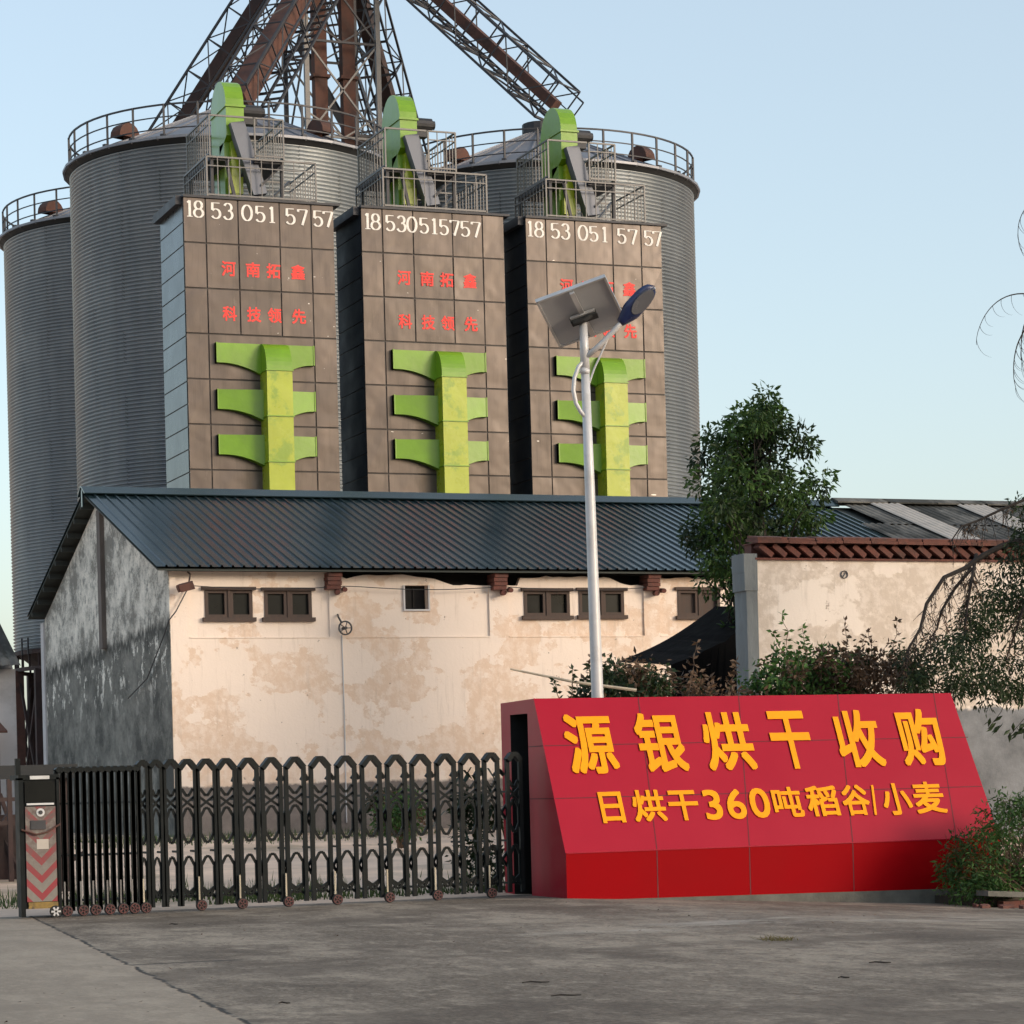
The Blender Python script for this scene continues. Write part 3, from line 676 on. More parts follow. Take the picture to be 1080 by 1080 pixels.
    pl.bar((px1, py0+.05, pz-.08), (px1-.55, py0+.05, 15.5), .05); pl.bar((px0+.4, py0+.03, pz-.1), (px0+.6, py0+.03, 15.1), .07)
    P(pl, 'platform', M['steel'])
    r = MB(); railing(r, (px0,py0), (px0,py1), pz); railing(r, (hx1+.15,py0), (px1,py0), pz); railing(r, (px1,py0), (px1,py1), pz); railing(r, (px0,py1), (px1,py1), pz)
    r.bar((px0,py0,pz+.95), (hx1+.1,py0,pz+.95), .04); P(r, 'platform_railing', M['steel_pale'])
    r = MB(); rx0, rx1 = x0+.62, x0+3.28; railing(r, (rx0,58.1), (rx1,58.1), 15.13, gap=.26); railing(r, (rx0,58.1), (rx0,60.15), 15.13, gap=.2); railing(r, (rx1,58.1), (rx1,60.15), 15.13, gap=.2); railing(r, (rx0,60.15), (rx1,60.15), 15.13, gap=.26)
    r.bar((rx1-.1,59.9,16.05), (rx1-1.1,58.9,15.15), .05); P(r, 'roof_railing', M['steel_pale'])
    return root
dryer(15.07, 2.25, [('1',.16),('8',.37),('5',.79),('3',1.09),('0',1.54),('5',1.86),('1',2.15),('5',2.60),('7',2.90),('5',3.28),('7',3.53)], 'leftmost dryer tower, with a pale shiny side')
dryer(19.42, 2.0, [('1',.17),('8',.37),('5',.74),('3',1.03),('0',1.29),('5',1.60),('1',1.87),('5',2.11),('7',2.39),('5',2.66),('7',2.94)], 'middle dryer tower with its numerals run together', dz=-.05)
dryer(23.66, 1.5, [('1',.13),('8',.36),('5',.79),('3',1.07),('0',1.53),('5',1.82),('1',2.12),('5',2.58),('7',2.88),('5',3.31),('7',3.55)], 'rightmost dryer tower, partly behind the lamp panel')

# ------------------------------------------------------------------ the long storehouse
HX, HY, HB, HE = 11.02, 44.0, 55.0, 36.0
hs = empty('storehouse', (23, 49.5, 0), 'long old storehouse with stained pink plaster and blue metal roof', 'warehouse'); P = Part(hs)
def holed(mb, X0, X1, Z0, Z1, holes, ya, yb):
    xs_ = sorted({X0, X1, *[h[0] for h in holes], *[h[1] for h in holes]}); zs_ = sorted({Z0, Z1, *[h[2] for h in holes], *[h[3] for h in holes]})
    inside = lambda x, z: any(h[0] < x < h[1] and h[2] < z < h[3] for h in holes)
    for i in range(len(xs_)-1):
        for j in range(len(zs_)-1):
            if not inside((xs_[i]+xs_[i+1])/2, (zs_[j]+zs_[j+1])/2):
                mb.add([(xs_[i],ya,zs_[j]),(xs_[i+1],ya,zs_[j]),(xs_[i+1],ya,zs_[j+1]),(xs_[i],ya,zs_[j+1])], [(0,1,2,3)])
    for a, b, c, d in holes:
        mb.add([(a,ya,c),(a,yb,c),(a,yb,d),(a,ya,d)], [(0,1,2,3)]); mb.add([(b,ya,c),(b,yb,c),(b,yb,d),(b,ya,d)], [(3,2,1,0)])
        mb.add([(a,ya,c),(b,ya,c),(b,yb,c),(a,yb,c)], [(0,1,2,3)]); mb.add([(a,ya,d),(b,ya,d),(b,yb,d),(a,yb,d)], [(3,2,1,0)])
wins = [(11.66,12.53,4.28,4.81), (12.75,13.63,4.28,4.80), (17.74,18.66,4.31,4.81), (18.85,19.77,4.32,4.82), (20.89,21.78,4.31,4.84), (24.2,25.1,4.31,4.84)]
vent = (15.40,15.85,4.45,4.89)
w = MB()
holed(w, HX, HE, 3.93, 4.86, [x for x in wins if x[3] < 4.86] + [], HY+.04, HY+.25) if False else None
prof = [(HX,5.12),(14.0,5.12),(14.3,5.0),(14.6,5.08),(15.5,5.08),(15.8,5.04),(16.0,5.0),(16.2,4.95),(16.35,4.90),(17.0,4.895),(17.12,4.90),(17.28,5.06),(17.35,4.895),(17.62,4.895),(17.68,5.03),(18.2,5.06),(19.5,5.05),(19.7,4.97),(19.8,4.91),(20.3,4.90),(20.5,5.05),(24,5.08),(HE,5.08)]
pp = []
for (a, za), (b, zb_) in zip(prof, prof[1:]):
    n = max(1, int((b-a)/.12))
    for k in range(n): pp.append((a+(b-a)*k/n, za+(zb_-za)*k/n + (rnd.uniform(-.018,.018) if 14 < a < 21 else 0)))
pp.append(prof[-1])
holed(w, HX, HE, 3.93, 4.89, wins + [vent], HY+.04, HY+.25)
for (a, za), (b, zb_) in zip(pp, pp[1:]):
    w.add([(a,HY+.04,4.89),(b,HY+.04,4.89),(b,HY+.04,max(zb_,4.892)),(a,HY+.04,max(za,4.892))], [(0,1,2,3)])
    w.add([(a,HY+.04,max(za,4.892)),(b,HY+.04,max(zb_,4.892)),(b,HY+.16,max(zb_,4.892)),(a,HY+.16,max(za,4.892))], [(0,1,2,3)])
# lower wall and piers stand 4 cm proud
w.box(HX, HE, HY, HY+.3, .2, 3.93)
for a, b in ((HX,11.36),(13.95,14.18),(17.04,17.42),(20.17,20.5),(23.3,23.6),(26.4,26.7),(29.5,29.8),(32.6,32.9)):
    w.box(a, b, HY, HY+.045, 3.93, 5.0 if a < 12 or a > 20.4 else 4.88)
for a, b in ((11.36,13.95),(14.18,17.04),(17.42,20.17),(20.5,23.3)): w.box(a, b, HY-.012, HY+.039, 3.932, 3.955)
w.mi = 1
w.box(HX+.3, HE, HY+.30, HY+.34, 3.93, 5.12)
P(w, 'front_wall', [M['pink'], M['dark']])
g = MB()
gp = [(HY+.30,.2),(HB,.2),(HB,5.02),(49.5,7.0),(HY+.30,5.16)]
g.prism([(HY,.2),(HB,.2),(HB,5.02),(49.5,6.98),(HY+.06,5.12),(HY,5.0)], 'x', HX-.012, HX-.002)
P(g, 'gable_wall', M['gable'])
g = MB(); g.box(HX-.10, HX-.012, 49.02, 49.30, 4.05, 6.75); P(g, 'gable_post', M['postgrey'])
g = MB(); g.box(HX-.05, HX+.3, HB, HB+.3, .2, 4.95); P(g, 'corner_pier', M['white_wall'])
g = MB(); g.box(HX+.3, HE, HB-.3, HB-.01, .2, 5.0); P(g, 'rear_wall', M['greywall'])
for k, (a, b, c, d) in enumerate(wins):
    fr = MB(); y = HY+.02; m_ = (a+b)/2
    fr.box(a-.05, b+.05, y-.06, y+.03, c-.05, c+.02); fr.box(a-.06, b+.06, y-.05, y+.03, d-.02, d+.035)
    for s0, s1 in ((a, m_-.02), (m_+.02, b)):
        fr.box(s0, s0+.06, y, y+.06, c+.02, d-.02); fr.box(s1-.06, s1, y, y+.06, c+.02, d-.02)
        fr.box(s0+.06, s1-.06, y, y+.06, c+.02, c+.075); fr.box(s0+.06, s1-.06, y, y+.06, d-.075, d-.02)
    fr.box(m_-.02, m_+.02, y-.02, y+.05, c+.02, d-.02)
    o = P(fr, 'window', M['wood'])
    pn = MB(); pn.box(a+.02, b-.02, y+.07, y+.10, c, d)
    P(pn, 'pane', M['wood'] if k == 4 else M['pane'], o)
fr = MB(); a, b, c, d = vent; fr.box(a-.03, b+.03, HY+.0, HY+.05, c-.03, c); fr.box(a-.03, a, HY+.0, HY+.05, c, d); fr.box(b, b+.03, HY+.0, HY+.05, c, d)
o = P(fr, 'vent_opening', M['white_wall']); pn = MB(); pn.box(a, b, HY+.2, HY+.24, c, d); pn.box(a+.21, a+.23, HY+.17, HY+.2, c, d); P(pn, 'shutter', M['dark'], o)
for x in (14.0, 17.2, 20.3, 23.45):
    bk = MB()
    for q in range(4): bk.box(x-.13+.012*(q%2), x+.13+.012*(q%2), HY-.16-.02*q, HY+.2, 4.80+.075*q, 4.868+.075*q)
    bk.tube([(x+.16,HY-.3,4.78),(x+.26,HY+.1,4.82)], .045, 8); bk.tube([(x+.05,HY-.22,4.74),(x+.12,HY+.1,4.76)], .05, 8)
    P(bk, 'brick_corbel', M['brick'])
# corrugated roof: trapezoid ribs run down the slope
def roof_sheet(mb, xa, xb, pitch, ridge, eave, ov=0, wave=False):
    (yr, zr), (ye, ze) = ridge, eave; n = int((xb-xa)/pitch); pr = []
    for i in range(n):
        x = xa + i*pitch
        pr += [(x,0),(x+pitch*.76,0),(x+pitch*.80,.032),(x+pitch*.94,.032)] if not wave else [(x,0),(x+pitch*.25,.022),(x+pitch*.5,.03),(x+pitch*.75,.022)]
    pr.append((xa+n*pitch, 0)); m = 2
    vs = []
    for t in range(m+1):
        for x, h in pr: vs.append((x, yr+(ye-yr)*t/m, zr+(ze-zr)*t/m+h))
    k = len(pr); mb.add(vs, [(t*k+i, t*k+i+1, (t+1)*k+i+1, (t+1)*k+i) if ye > yr else (t*k+i, (t+1)*k+i, (t+1)*k+i+1, t*k+i+1) for t in range(m) for i in range(k-1)])
r = MB()
roof_sheet(r, 10.72, 27.3, .2, (49.55,7.14), (43.68,5.17)); roof_sheet(r, 10.72, 27.3, .2, (49.55,7.14), (55.5,5.12))
r.mi = 1
sl = Vector((0, 43.68-49.55, 5.17-7.14)); r.prism([(49.55,7.09),(43.70,5.125),(43.70,5.10),(49.55,7.06)], 'x', 10.74, 36); r.prism([(49.55,7.09),(55.48,5.08),(55.48,5.055),(49.55,7.06)], 'x', 10.74, 36)
for k in range(9):
    t = (k+.5)/9; r.box(10.74, 11.02, 49.55+5.8*t-.03, 49.55+5.8*t+.03, 7.0-1.98*t-.05, 7.04-1.98*t); 
r.mi = 0
r.prism([(49.22,7.07),(49.52,7.23),(49.60,7.23),(49.85,7.07),(49.85,7.09),(49.60,7.25),(49.50,7.25),(49.20,7.09)], 'x', 10.68, 27.3)
r.box(10.70, 10.725, 49.5, 49.6, 6.85, 7.2)
roof = P(r, 'roof', [M['roof'], M['soffit']])
r = MB()
for t0, t1, xo in ((0,.36,27.5),(.34,.7,26.9),(.68,1.0,26.5)):
    roof_sheet(r, xo, 36, .17, (49.55-5.85*t0, 7.18-1.97*t0+.01), (49.55-5.85*t1, 7.18-1.97*t1+.03), wave=True)
for i in range(14):
    x = 27.3+i*.62; r.prism([(49.25,7.20),(49.55,7.31),(49.85,7.20),(49.85,7.17),(49.25,7.17)], 'x', x, x+.66+rnd.uniform(-.05,.05))
P(r, 'old_roof_sheets', M['asbestos'])['label'] = 'old mossy grey corrugated sheets at the far end'
for xa, t0, t1 in ((28.1,.03,.62),(30.3,.03,.60)):
    r = MB(); roof_sheet(r, xa, xa+.9, .15, (49.55-5.85*t0, 7.255-1.97*t0), (49.55-5.85*t1, 7.26-1.97*t1), wave=True); P(r, 'pale_roof_sheet', M['asb_pale'])
for xa in (22.6, 26.0): 
    r = MB(); roof_sheet(r, xa, xa+.25, .2, (49.45,7.175), (43.75,5.24)); 
# things fixed on the wall
fl = empty('floodlight', (11.2, 43.75, 4.86), 'small rusty floodlight on the storehouse corner', 'lamp'); P = Part(fl)
q = MB(); q.tube([(11.35,43.98,5.1),(11.35,43.8,5.05),(11.3,43.72,4.9)], .015, 6); P(q, 'bracket', M['darkrust'])
q = MB(); q.obox((11.25,43.68,4.82), (.12,-.03,.03), (.02,.09,.02), (-.02,0,.06)); q.tube([(11.15,43.7,4.8),(11.09,43.7,4.78)], .07, 10); P(q, 'lamp_head', M['rust'])
fa = empty('wall_insulator', (14.17, 43.98, 4.12), 'round metal insulator bracket on the pink wall', 'bracket'); P = Part(fa)
q = MB(); q.tube([(14.1,43.98,4.35),(14.07,43.86,4.3),(14.12,43.84,4.2)], .018, 6); P(q, 'hook', M['steel'])
q = MB()
for k in range(16):
    a0, a1 = 2*math.pi*k/16, 2*math.pi*(k+1)/16; q.bar((14.19+.12*math.cos(a0),43.84,4.1+.12*math.sin(a0)), (14.19+.12*math.cos(a1),43.84,4.1+.12*math.sin(a1)), .025)
for k in range(5): q.bar((14.19,43.84,4.1), (14.19+.12*math.cos(k*1.256),43.84,4.1+.12*math.sin(k*1.256)), .015)
q.tube([(14.19,43.8,4.1),(14.19,43.97,4.1)], .03, 8); P(q, 'wheel', M['steel'])
q = MB(); q.tube([(14.17,43.985,3.98),(14.18,43.985,2.5),(14.17,43.985,.6)], .012, 6); tag(q.build('wall_conduit', M['white_wall']), 'thin pale conduit running down the pink wall', 'conduit')
q = MB(); pts = [(11.3+ (20.3-11.3)*k/40, 43.9, 4.86 + .0*k - .06*math.sin(math.pi*((k/40*3)%1))) for k in range(41)]; q.tube(pts, .008, 5); tag(q.build('wall_cable', M['steel']), 'thin cable sagging along the wall under the eave', 'cable')
q = MB(); pts = [(11.33,43.93,4.8),(11.1,43.9,4.4),(10.99,43.97,4.25),(10.95,44.2,4.0),(10.94,45.5,3.3),(10.93,47,3.0)]; q.tube(pts, .012, 5); tag(q.build('wall_cable', M['steel']), 'loose cable hanging round the storehouse corner', 'cable')

# ------------------------------------------------------------------ right-hand cream wall with tile coping
WY = 34.0
wl_ = empty('tall_wall', (21, 34.2, 0), 'cream plaster wall with red brick and tile coping', 'wall'); P = Part(wl_)
q = MB(); q.box(17.43, 27, WY, WY+.34, -.4, 4.46); P(q, 'wall_face', M['cream'])
q = MB()
n = 18
for k in range(n):
    z0, z1 = -.4+4.95*k/n, -.4+4.95*(k+1)/n; j = rnd.uniform(-.006,.006); q.box(17.245+j-(.03 if k > 15 else 0), 17.43, WY-.03-(.015 if k > 15 else 0), WY+.36, z0, z1)
P(q, 'end_pier', M['greywall'])
q = MB(); q.box(17.40, 27, WY-.05, WY+.38, 4.46, 4.49)
x = 17.45
while x < 26.8:           # saw-tooth course of angled bricks
    c = Vector((x+.12, WY-.03, 4.60)); q.obox(c+Vector((0,.04,0)), Vector((.105+rnd.uniform(-.006,.006),0,-.078)), Vector((.024,0,.032)), Vector((0,.09+rnd.uniform(-.01,.01),0))); x += .225
q.box(17.42, 27, WY+.12, WY+.34, 4.49, 4.72)
P(q, 'brick_cornice', M['brick'])
q = MB(); x = 17.38
while x < 26.8:
    L = .48+rnd.uniform(-.04,.04); j = rnd.uniform(-.008,.008); q.obox((x+L/2, WY+.02, 4.745+j), (L/2-.006,0,rnd.uniform(-.006,.006)), (0,.20,.025), (0,-.004,.022)); q.obox((x+L/2, WY+.02, 4.79+j), (L/2-.012,0,0), (0,.17,.025), (0,-.004,.02)); x += L
q.box(17.40, 27, WY-.06, WY+.36, 4.705, 4.722)
P(q, 'tile_coping', M['terra'])
q = MB()
for k in range(18):
    a0, a1 = 2*math.pi*k/18, 2*math.pi*(k+1)/18; q.bar((18.91+.055*math.cos(a0),WY-.012,4.25+.055*math.sin(a0)), (18.91+.055*math.cos(a1),WY-.012,4.25+.055*math.sin(a1)), .014)
q.bar((18.89,WY-.012,4.22),(18.93,WY-.012,4.28),.012)
P(q, 'painted_ring', M['steel'])
# dark lean-to between the wall and the storehouse
q = MB(); pr = []
N_ = 14
for k in range(N_+1):
    u = k/N_; x = 17.7 + 1.9*u; z = 3.10+.95*u - .10*math.sin(math.pi*u); pr.append((x, z))
vs = [(x, 37.6+.12*math.sin(3*x), z+rnd.uniform(-.02,.02)) for x, z in pr] + [(x, 39.8, z+.15) for x, z in pr] + [(x, 37.7+.1*math.sin(7*x), max(1.2, z-1.3)) for x, z in pr]
m_ = N_+1
q.add(vs, [(k, k+1, m_+k+1, m_+k) for k in range(N_)] + [(2*m_+k, 2*m_+k+1, k+1, k) for k in range(N_)])
lt = empty('lean_to', (18.5, 38.5, .3), 'low shelter draped in black sheet beside the storehouse', 'shelter'); P = Part(lt)
P(q, 'sheet_cover', M['blacknet'])
q = MB()
for x, y in ((17.4,38),(19.4,38),(17.4,39.6),(19.4,39.6)): q.bar((x,y,.3),(x,y,3.0+.45*(x-17.3)),.08)
P(q, 'post', M['wood'])
# ------------------------------------------------------------------ far left building and yard clutter
fb = empty('far_house', (9.0, 66, .44), 'white far house with old grey tiled roof at the left edge', 'house'); P = Part(fb)
q = MB(); q.box(4.0, 11.85, 63, 69, .3, 4.35); P(q, 'wall', M['white_wall'])
q = MB(); roof_sheet(q, 3.3, 12.0, .22, (66,6.05), (62.4,4.40), wave=True); roof_sheet(q, 3.3, 12.0, .22, (66,6.05), (69.6,4.40), wave=True)
P(q, 'roof', M['asbestos'])
q = MB(); q.prism([(63.0,4.36),(69.0,4.36),(66,5.95)], 'x', 4.1, 11.8); P(q, 'gable', M['white_wall'])
q = MB(); q.prism([(61.5,2.75),(62.95,3.1),(62.95,3.15),(61.5,2.8)], 'x', 8, 11.35); q.bar((11.1,61.6,.4),(11.1,61.6,2.75),.12); P(q, 'porch', M['darkrust2'])
fe = empty('barrier', (5.2, 30, .1), 'dark weathered beam barrier left of the gate', 'barrier'); P = Part(fe)
q = MB(); q.box(2.5, 6.35, 30, 30.12, 1.44, 1.60); P(q, 'beam', M['skirt'])
q = MB()
for x in (3.0, 4.6, 6.2): q.box(x-.05, x+.05, 30.13, 30.23, .0, 1.5)
P(q, 'post', M['darkrust'])
sc_ = empty('scrap_frame', (5.4, 33, .15), 'heap of dark scrap racks behind the barrier', 'scrap'); P = Part(sc_)
q = MB()
for k in range(22):
    a = Vector((rnd.uniform(4.9,6.7), rnd.uniform(32.4,33.6), .2)); b = a + Vector((rnd.uniform(-.7,.7), rnd.uniform(-.3,.3), rnd.uniform(.3,1.1))); q.bar(a, b, .05)
for x in (5.2,5.6,6.0,6.4): q.bar((x,32.5,.15),(x,32.5,1.55),.06)
for z in (.9,1.2,1.5): q.bar((4.9,32.5,z),(6.6,32.5,z),.05)
q.box(5.0, 6.5, 33.0, 33.6, .15, 1.0)
P(q, 'rack', M['darkrust'])

# ------------------------------------------------------------------ red sign
SX0, SX1, SY = 10.49, 15.90, 25.03
TYs, TZs, KZ = 25.81, 2.155, .483
sg = empty('sign', (13.1, 25.8, 0), 'big sloping red sign with yellow Chinese characters', 'sign'); bpy.context.view_layer.update(); P = Part(sg)
BY = 26.82
TX1 = 15.72
q = MB()
A0, A1 = (SX0, SY, KZ), (SX1-.06, SY, KZ); B0, B1 = (SX0, TYs, TZs), (TX1, TYs, TZs)
# slanted face, lower face, top, right end, back
q.add([A0, A1, B1, B0], [(0,1,2,3)])
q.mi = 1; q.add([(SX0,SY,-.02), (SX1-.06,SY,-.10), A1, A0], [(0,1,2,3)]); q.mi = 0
q.add([B0, B1, (TX1,BY,TZs-.015), (SX0,BY,TZs-.015)], [(0,1,2,3)])
q.add([(SX1-.06,SY,-.1), (SX1-.06,BY,-.1), (TX1,BY,TZs-.015), B1, A1], [(0,1,2,3,4)])
q.add([(SX0,BY,-.1), (SX1-.06,BY,-.1), (TX1,BY,TZs-.015), (SX0,BY,TZs-.015)], [(3,2,1,0)])
# left end as a frame round the gate opening (Y 26.0..26.55)
oy0, oy1, oz = 26.02, 26.54, 2.0
q.add([(SX0,SY,-.02), (SX0,SY,KZ), (SX0,TYs,TZs), (SX0,oy0,TZs-.003), (SX0,oy0,-.02)], [(0,1,2,3,4)])
q.add([(SX0,oy0,oz), (SX0,oy0,TZs-.003), (SX0,oy1,TZs-.011), (SX0,oy1,oz)], [(0,1,2,3)])
q.add([(SX0,oy1,-.02), (SX0,oy1,TZs-.011), (SX0,BY,TZs-.015), (SX0,BY,-.02)], [(0,1,2,3)])
P(q, 'panel', [M['redsign'], M['redshade']])
q = MB()
q.add([(SX0,oy0,-.02),(SX0,oy0,oz),(SX0+3.5,oy0,oz),(SX0+3.5,oy0,-.02)], [(0,1,2,3)]); q.add([(SX0,oy1,-.02),(SX0,oy1,oz),(SX0+3.5,oy1,oz),(SX0+3.5,oy1,-.02)], [(3,2,1,0)])
q.add([(SX0,oy0,oz),(SX0,oy1,oz),(SX0+3.5,oy1,oz),(SX0+3.5,oy0,oz)], [(0,1,2,3)]); q.add([(SX0+3.5,oy0,oz),(SX0+3.5,oy1,oz),(SX0+3.5,oy1,-.02),(SX0+3.5,oy0,-.02)], [(0,1,2,3)])
P(q, 'gate_recess', M['dark'])
# seams
q = MB(); sv = (Vector((0,TYs-SY,TZs-KZ))).normalized(); sn = Vector((1,0,0)).cross(sv).normalized(); SL = math.hypot(TYs-SY, TZs-KZ)
def sp_(x, s): return Vector((SX0+x, SY, KZ)) + sv*s + sn*.0015
for xb, xt in ((.91,1.24),(2.17,2.48),(3.45,3.74),(4.78,5.0)):
    if xb in (.91,): xb = 1.06
    for s0, s1 in ((0, SL),):
        a, b = sp_(xb, .0), sp_(xt, SL); q.add([a-Vector((.006,0,0)), a+Vector((.006,0,0)), b+Vector((.006,0,0)), b-Vector((.006,0,0))], [(0,1,2,3)])
    q.add([(SX0+xb-.006,SY-.0015,-.05),(SX0+xb+.006,SY-.0015,-.05),(SX0+xb+.006,SY-.0015,KZ),(SX0+xb-.006,SY-.0015,KZ)], [(0,1,2,3)])
for s in (.64, 1.27):
    a, b = sp_(.0, s), sp_(5.3, s); q.add([a-sv*.005, b-sv*.005, b+sv*.005, a+sv*.005], [(0,1,2,3)])
    yy = SY + sv.y*s; zz = KZ + sv.z*s; q.add([(SX0-.0015,yy,zz-.005),(SX0-.0015,oy0,zz-.005),(SX0-.0015,oy0,zz+.005),(SX0-.0015,yy,zz+.005)], [(0,1,2,3)])
P(q, 'seam', M['seam'])
o = Vector((SX0, SY, KZ)); ux = Vector((1,0,0))
# corner trim so the fold lines catch light
q = MB(); q.bar((SX0,SY-.004,KZ), (SX1-.06,SY-.004,KZ), .012); q.bar((SX0-.003,SY,KZ), (SX0-.003,TYs,TZs), .012); P(q, 'edge_trim', M['redsign'])
for ch, x0, x1 in (('源',.253,.834),('银',1.10,1.667),('烘',1.91,2.505),('干',2.74,3.24),('收',3.57,4.135),('购',4.375,4.935)):
    put_text(ch, o, ux, sv, x0, x1, .915, 1.638, M['letter'], sg, .022, .016, side=M['letterside'])
for ch, x0, x1, y0, y1 in (('日',.50,.77,.328,.697),('烘',.884,1.267,.33,.708),('干',1.31,1.665,.33,.69),('3',1.735,1.945,.325,.688),('6',2.01,2.235,.325,.688),('0',2.295,2.535,.33,.692),
                   ('吨',2.58,2.94,.328,.696),('稻',3.0,3.395,.326,.70),('谷',3.445,3.785,.323,.70),('/',3.81,3.885,.32,.69),('小',3.955,4.325,.31,.705),('麦',4.365,4.76,.318,.712)):
    put_text(ch, o, ux, sv, x0 + 0, x1 + 0, y0, y1, M['letter'], sg, .022 if ch not in '360/' else .017, .014, side=M['letterside'])
q = MB(); q.prism([(10.55,-.02),(16.4,-.09),(16.4,-.5),(10.55,-.06)], 'y', 25.0, 26.9); tag(q.build('sign_kerb', M['kerb']), 'low concrete kerb under the red sign', 'kerb')

# ------------------------------------------------------------------ solar street lamp
LX, LY = 12.63, 29.0
lp = empty('street_lamp', (LX+.06, LY, 0), 'white solar street lamp standing behind the red sign', 'street lamp'); P = Part(lp)
q = MB(); q.tube([(12.72,LY,.1),(12.63,LY,2.32),(12.60,LY,4.9),(12.58,LY,6.3)], [.085,.075,.062,.052], 14); q.tube([(12.58,LY,6.3),(12.57,LY,6.9)], [.058,.05], 14)
q.tube([(12.565,LY,6.27),(12.58,LY,6.33)], .062, 14); P(q, 'pole', M['white_steel'], smooth=True)
q = MB(); q.box(12.52, 12.92, 28.8, 29.2, .02, .14); P(q, 'base_plate', M['steel'])
# panel seen from below: three corners from the picture plane, tilted to the sun
c0 = Vector((11.85,28.45,7.02)); 
pc = Vector((12.55, 28.98, 7.02))
ua = Vector((.365, -.20, .13)); va = Vector((.29, .34, -.205))
def quadp(c, a, b, t): return c, a, b, t
nn_ = ua.cross(va).normalized(); 
if nn_.z < 0: nn_ = -nn_
sp = empty  # noqa
q = MB(); q.obox(pc+nn_*.03, ua, va, nn_*.012); sol = P(q, 'solar_panel', M['solarback'])
q = MB(); q.obox(pc+nn_*.046, ua*.97, va*.97, nn_*.003); P(q, 'cell_face', M['navy'], sol)
q = MB()
for s_ in (-1,1):
    q.obox(pc+nn_*.02+va*s_, ua*1.02, va.normalized()*.014, nn_*.024); q.obox(pc+nn_*.02+ua*s_, va*1.02, ua.normalized()*.014, nn_*.024)
P(q, 'frame', M['alu'], sol)
q = MB(); q.obox(pc-nn_*.02, ua.normalized()*.03, va*.95, nn_*.02); q.obox(pc-nn_*.03, ua.normalized()*.16, va.normalized()*.025, nn_*.02); P(q, 'mount_bar', M['alu'])
q = MB(); q.obox(pc-nn_*.05+va.normalized()*.05, ua.normalized()*.17, va.normalized()*.05, nn_*.03); q.tube([pc-nn_*.08+ua.normalized()*.1, pc-nn_*.12, pc-nn_*.10-ua.normalized()*.14], .03, 8); P(q, 'clamp', M['tyre'])
q = MB(); q.tube([(12.57,28.99,6.46),(12.74,28.88,6.62),(12.90,28.76,6.80),(13.0,28.70,6.93)], .034, 10); P(q, 'arm', M['white_steel'], smooth=True)
q = MB(); q.tube([(12.60,28.99,6.09),(12.68,28.95,6.33),(12.80,28.86,6.62),(12.84,28.84,6.72)], .013, 8); P(q, 'brace', M['white_steel'])
q = MB(); q.tube([(12.56,28.99,6.42),(12.49,28.99,6.36),(12.43,28.99,6.22),(12.41,28.99,6.06),(12.44,28.99,5.90),(12.50,28.99,5.80),(12.58,28.99,5.72)], .026, 10); P(q, 'curved_arm', M['white_steel'], smooth=True)
# lamp head: flattened body, pointed along the arm
hd0 = Vector((12.95,28.74,6.87)); hd1 = Vector((13.33,28.53,7.31)); ax = (hd1-hd0).normalized()
sd_ = Vector((.70,.30,-.62)); sd_ = (sd_-ax*sd_.dot(ax)).normalized(); nv = ax.cross(sd_).normalized()
if nv.y > 0: nv = -nv
q = MB(); ns = 14; L = (hd1-hd0).length; ring = 16; vs = []
for i in range(ns+1):
    t = i/ns; w = .135*(min(1, .40+1.9*t))*math.sqrt(max(0.0, 1-max(0,(t-.55)/.45)**2.4)); hh = .055*(.7+.6*math.sin(math.pi*min(1,t+.1)))*(1 if t < .96 else .4)
    for k in range(ring):
        a = 2*math.pi*k/ring; z = math.sin(a); z = z*(1 if z < 0 else .6)
        vs.append(hd0 + ax*(L*t) + sd_*w*math.cos(a) - nv*hh*z)
q.add(vs, [(i*ring+k, i*ring+(k+1)%ring, (i+1)*ring+(k+1)%ring, (i+1)*ring+k) for i in range(ns) for k in range(ring)] + [tuple(reversed(range(ring))), tuple(ns*ring+k for k in range(ring))])
lh = P(q, 'lamp_head', M['navy'], smooth=True)
q = MB(); vs = []
for k in range(20):
    a = 2*math.pi*k/20; vs.append(hd0 + ax*(L*(.60+.30*math.cos(a))) + sd_*(.092*math.sin(a)) + nv*.078)
q.add(vs, [tuple(range(20))]); q.add([v - nv*.06 for v in vs] + vs, [(k,(k+1)%20,20+(k+1)%20,20+k) for k in range(20)]); P(q, 'lens', M['lens'], lh)
q = MB(); q.tube([hd1-ax*.06+nv*.03, hd1-ax*.02+nv*.06], .012, 6); P(q, 'end_screw', M['alu'], lh)

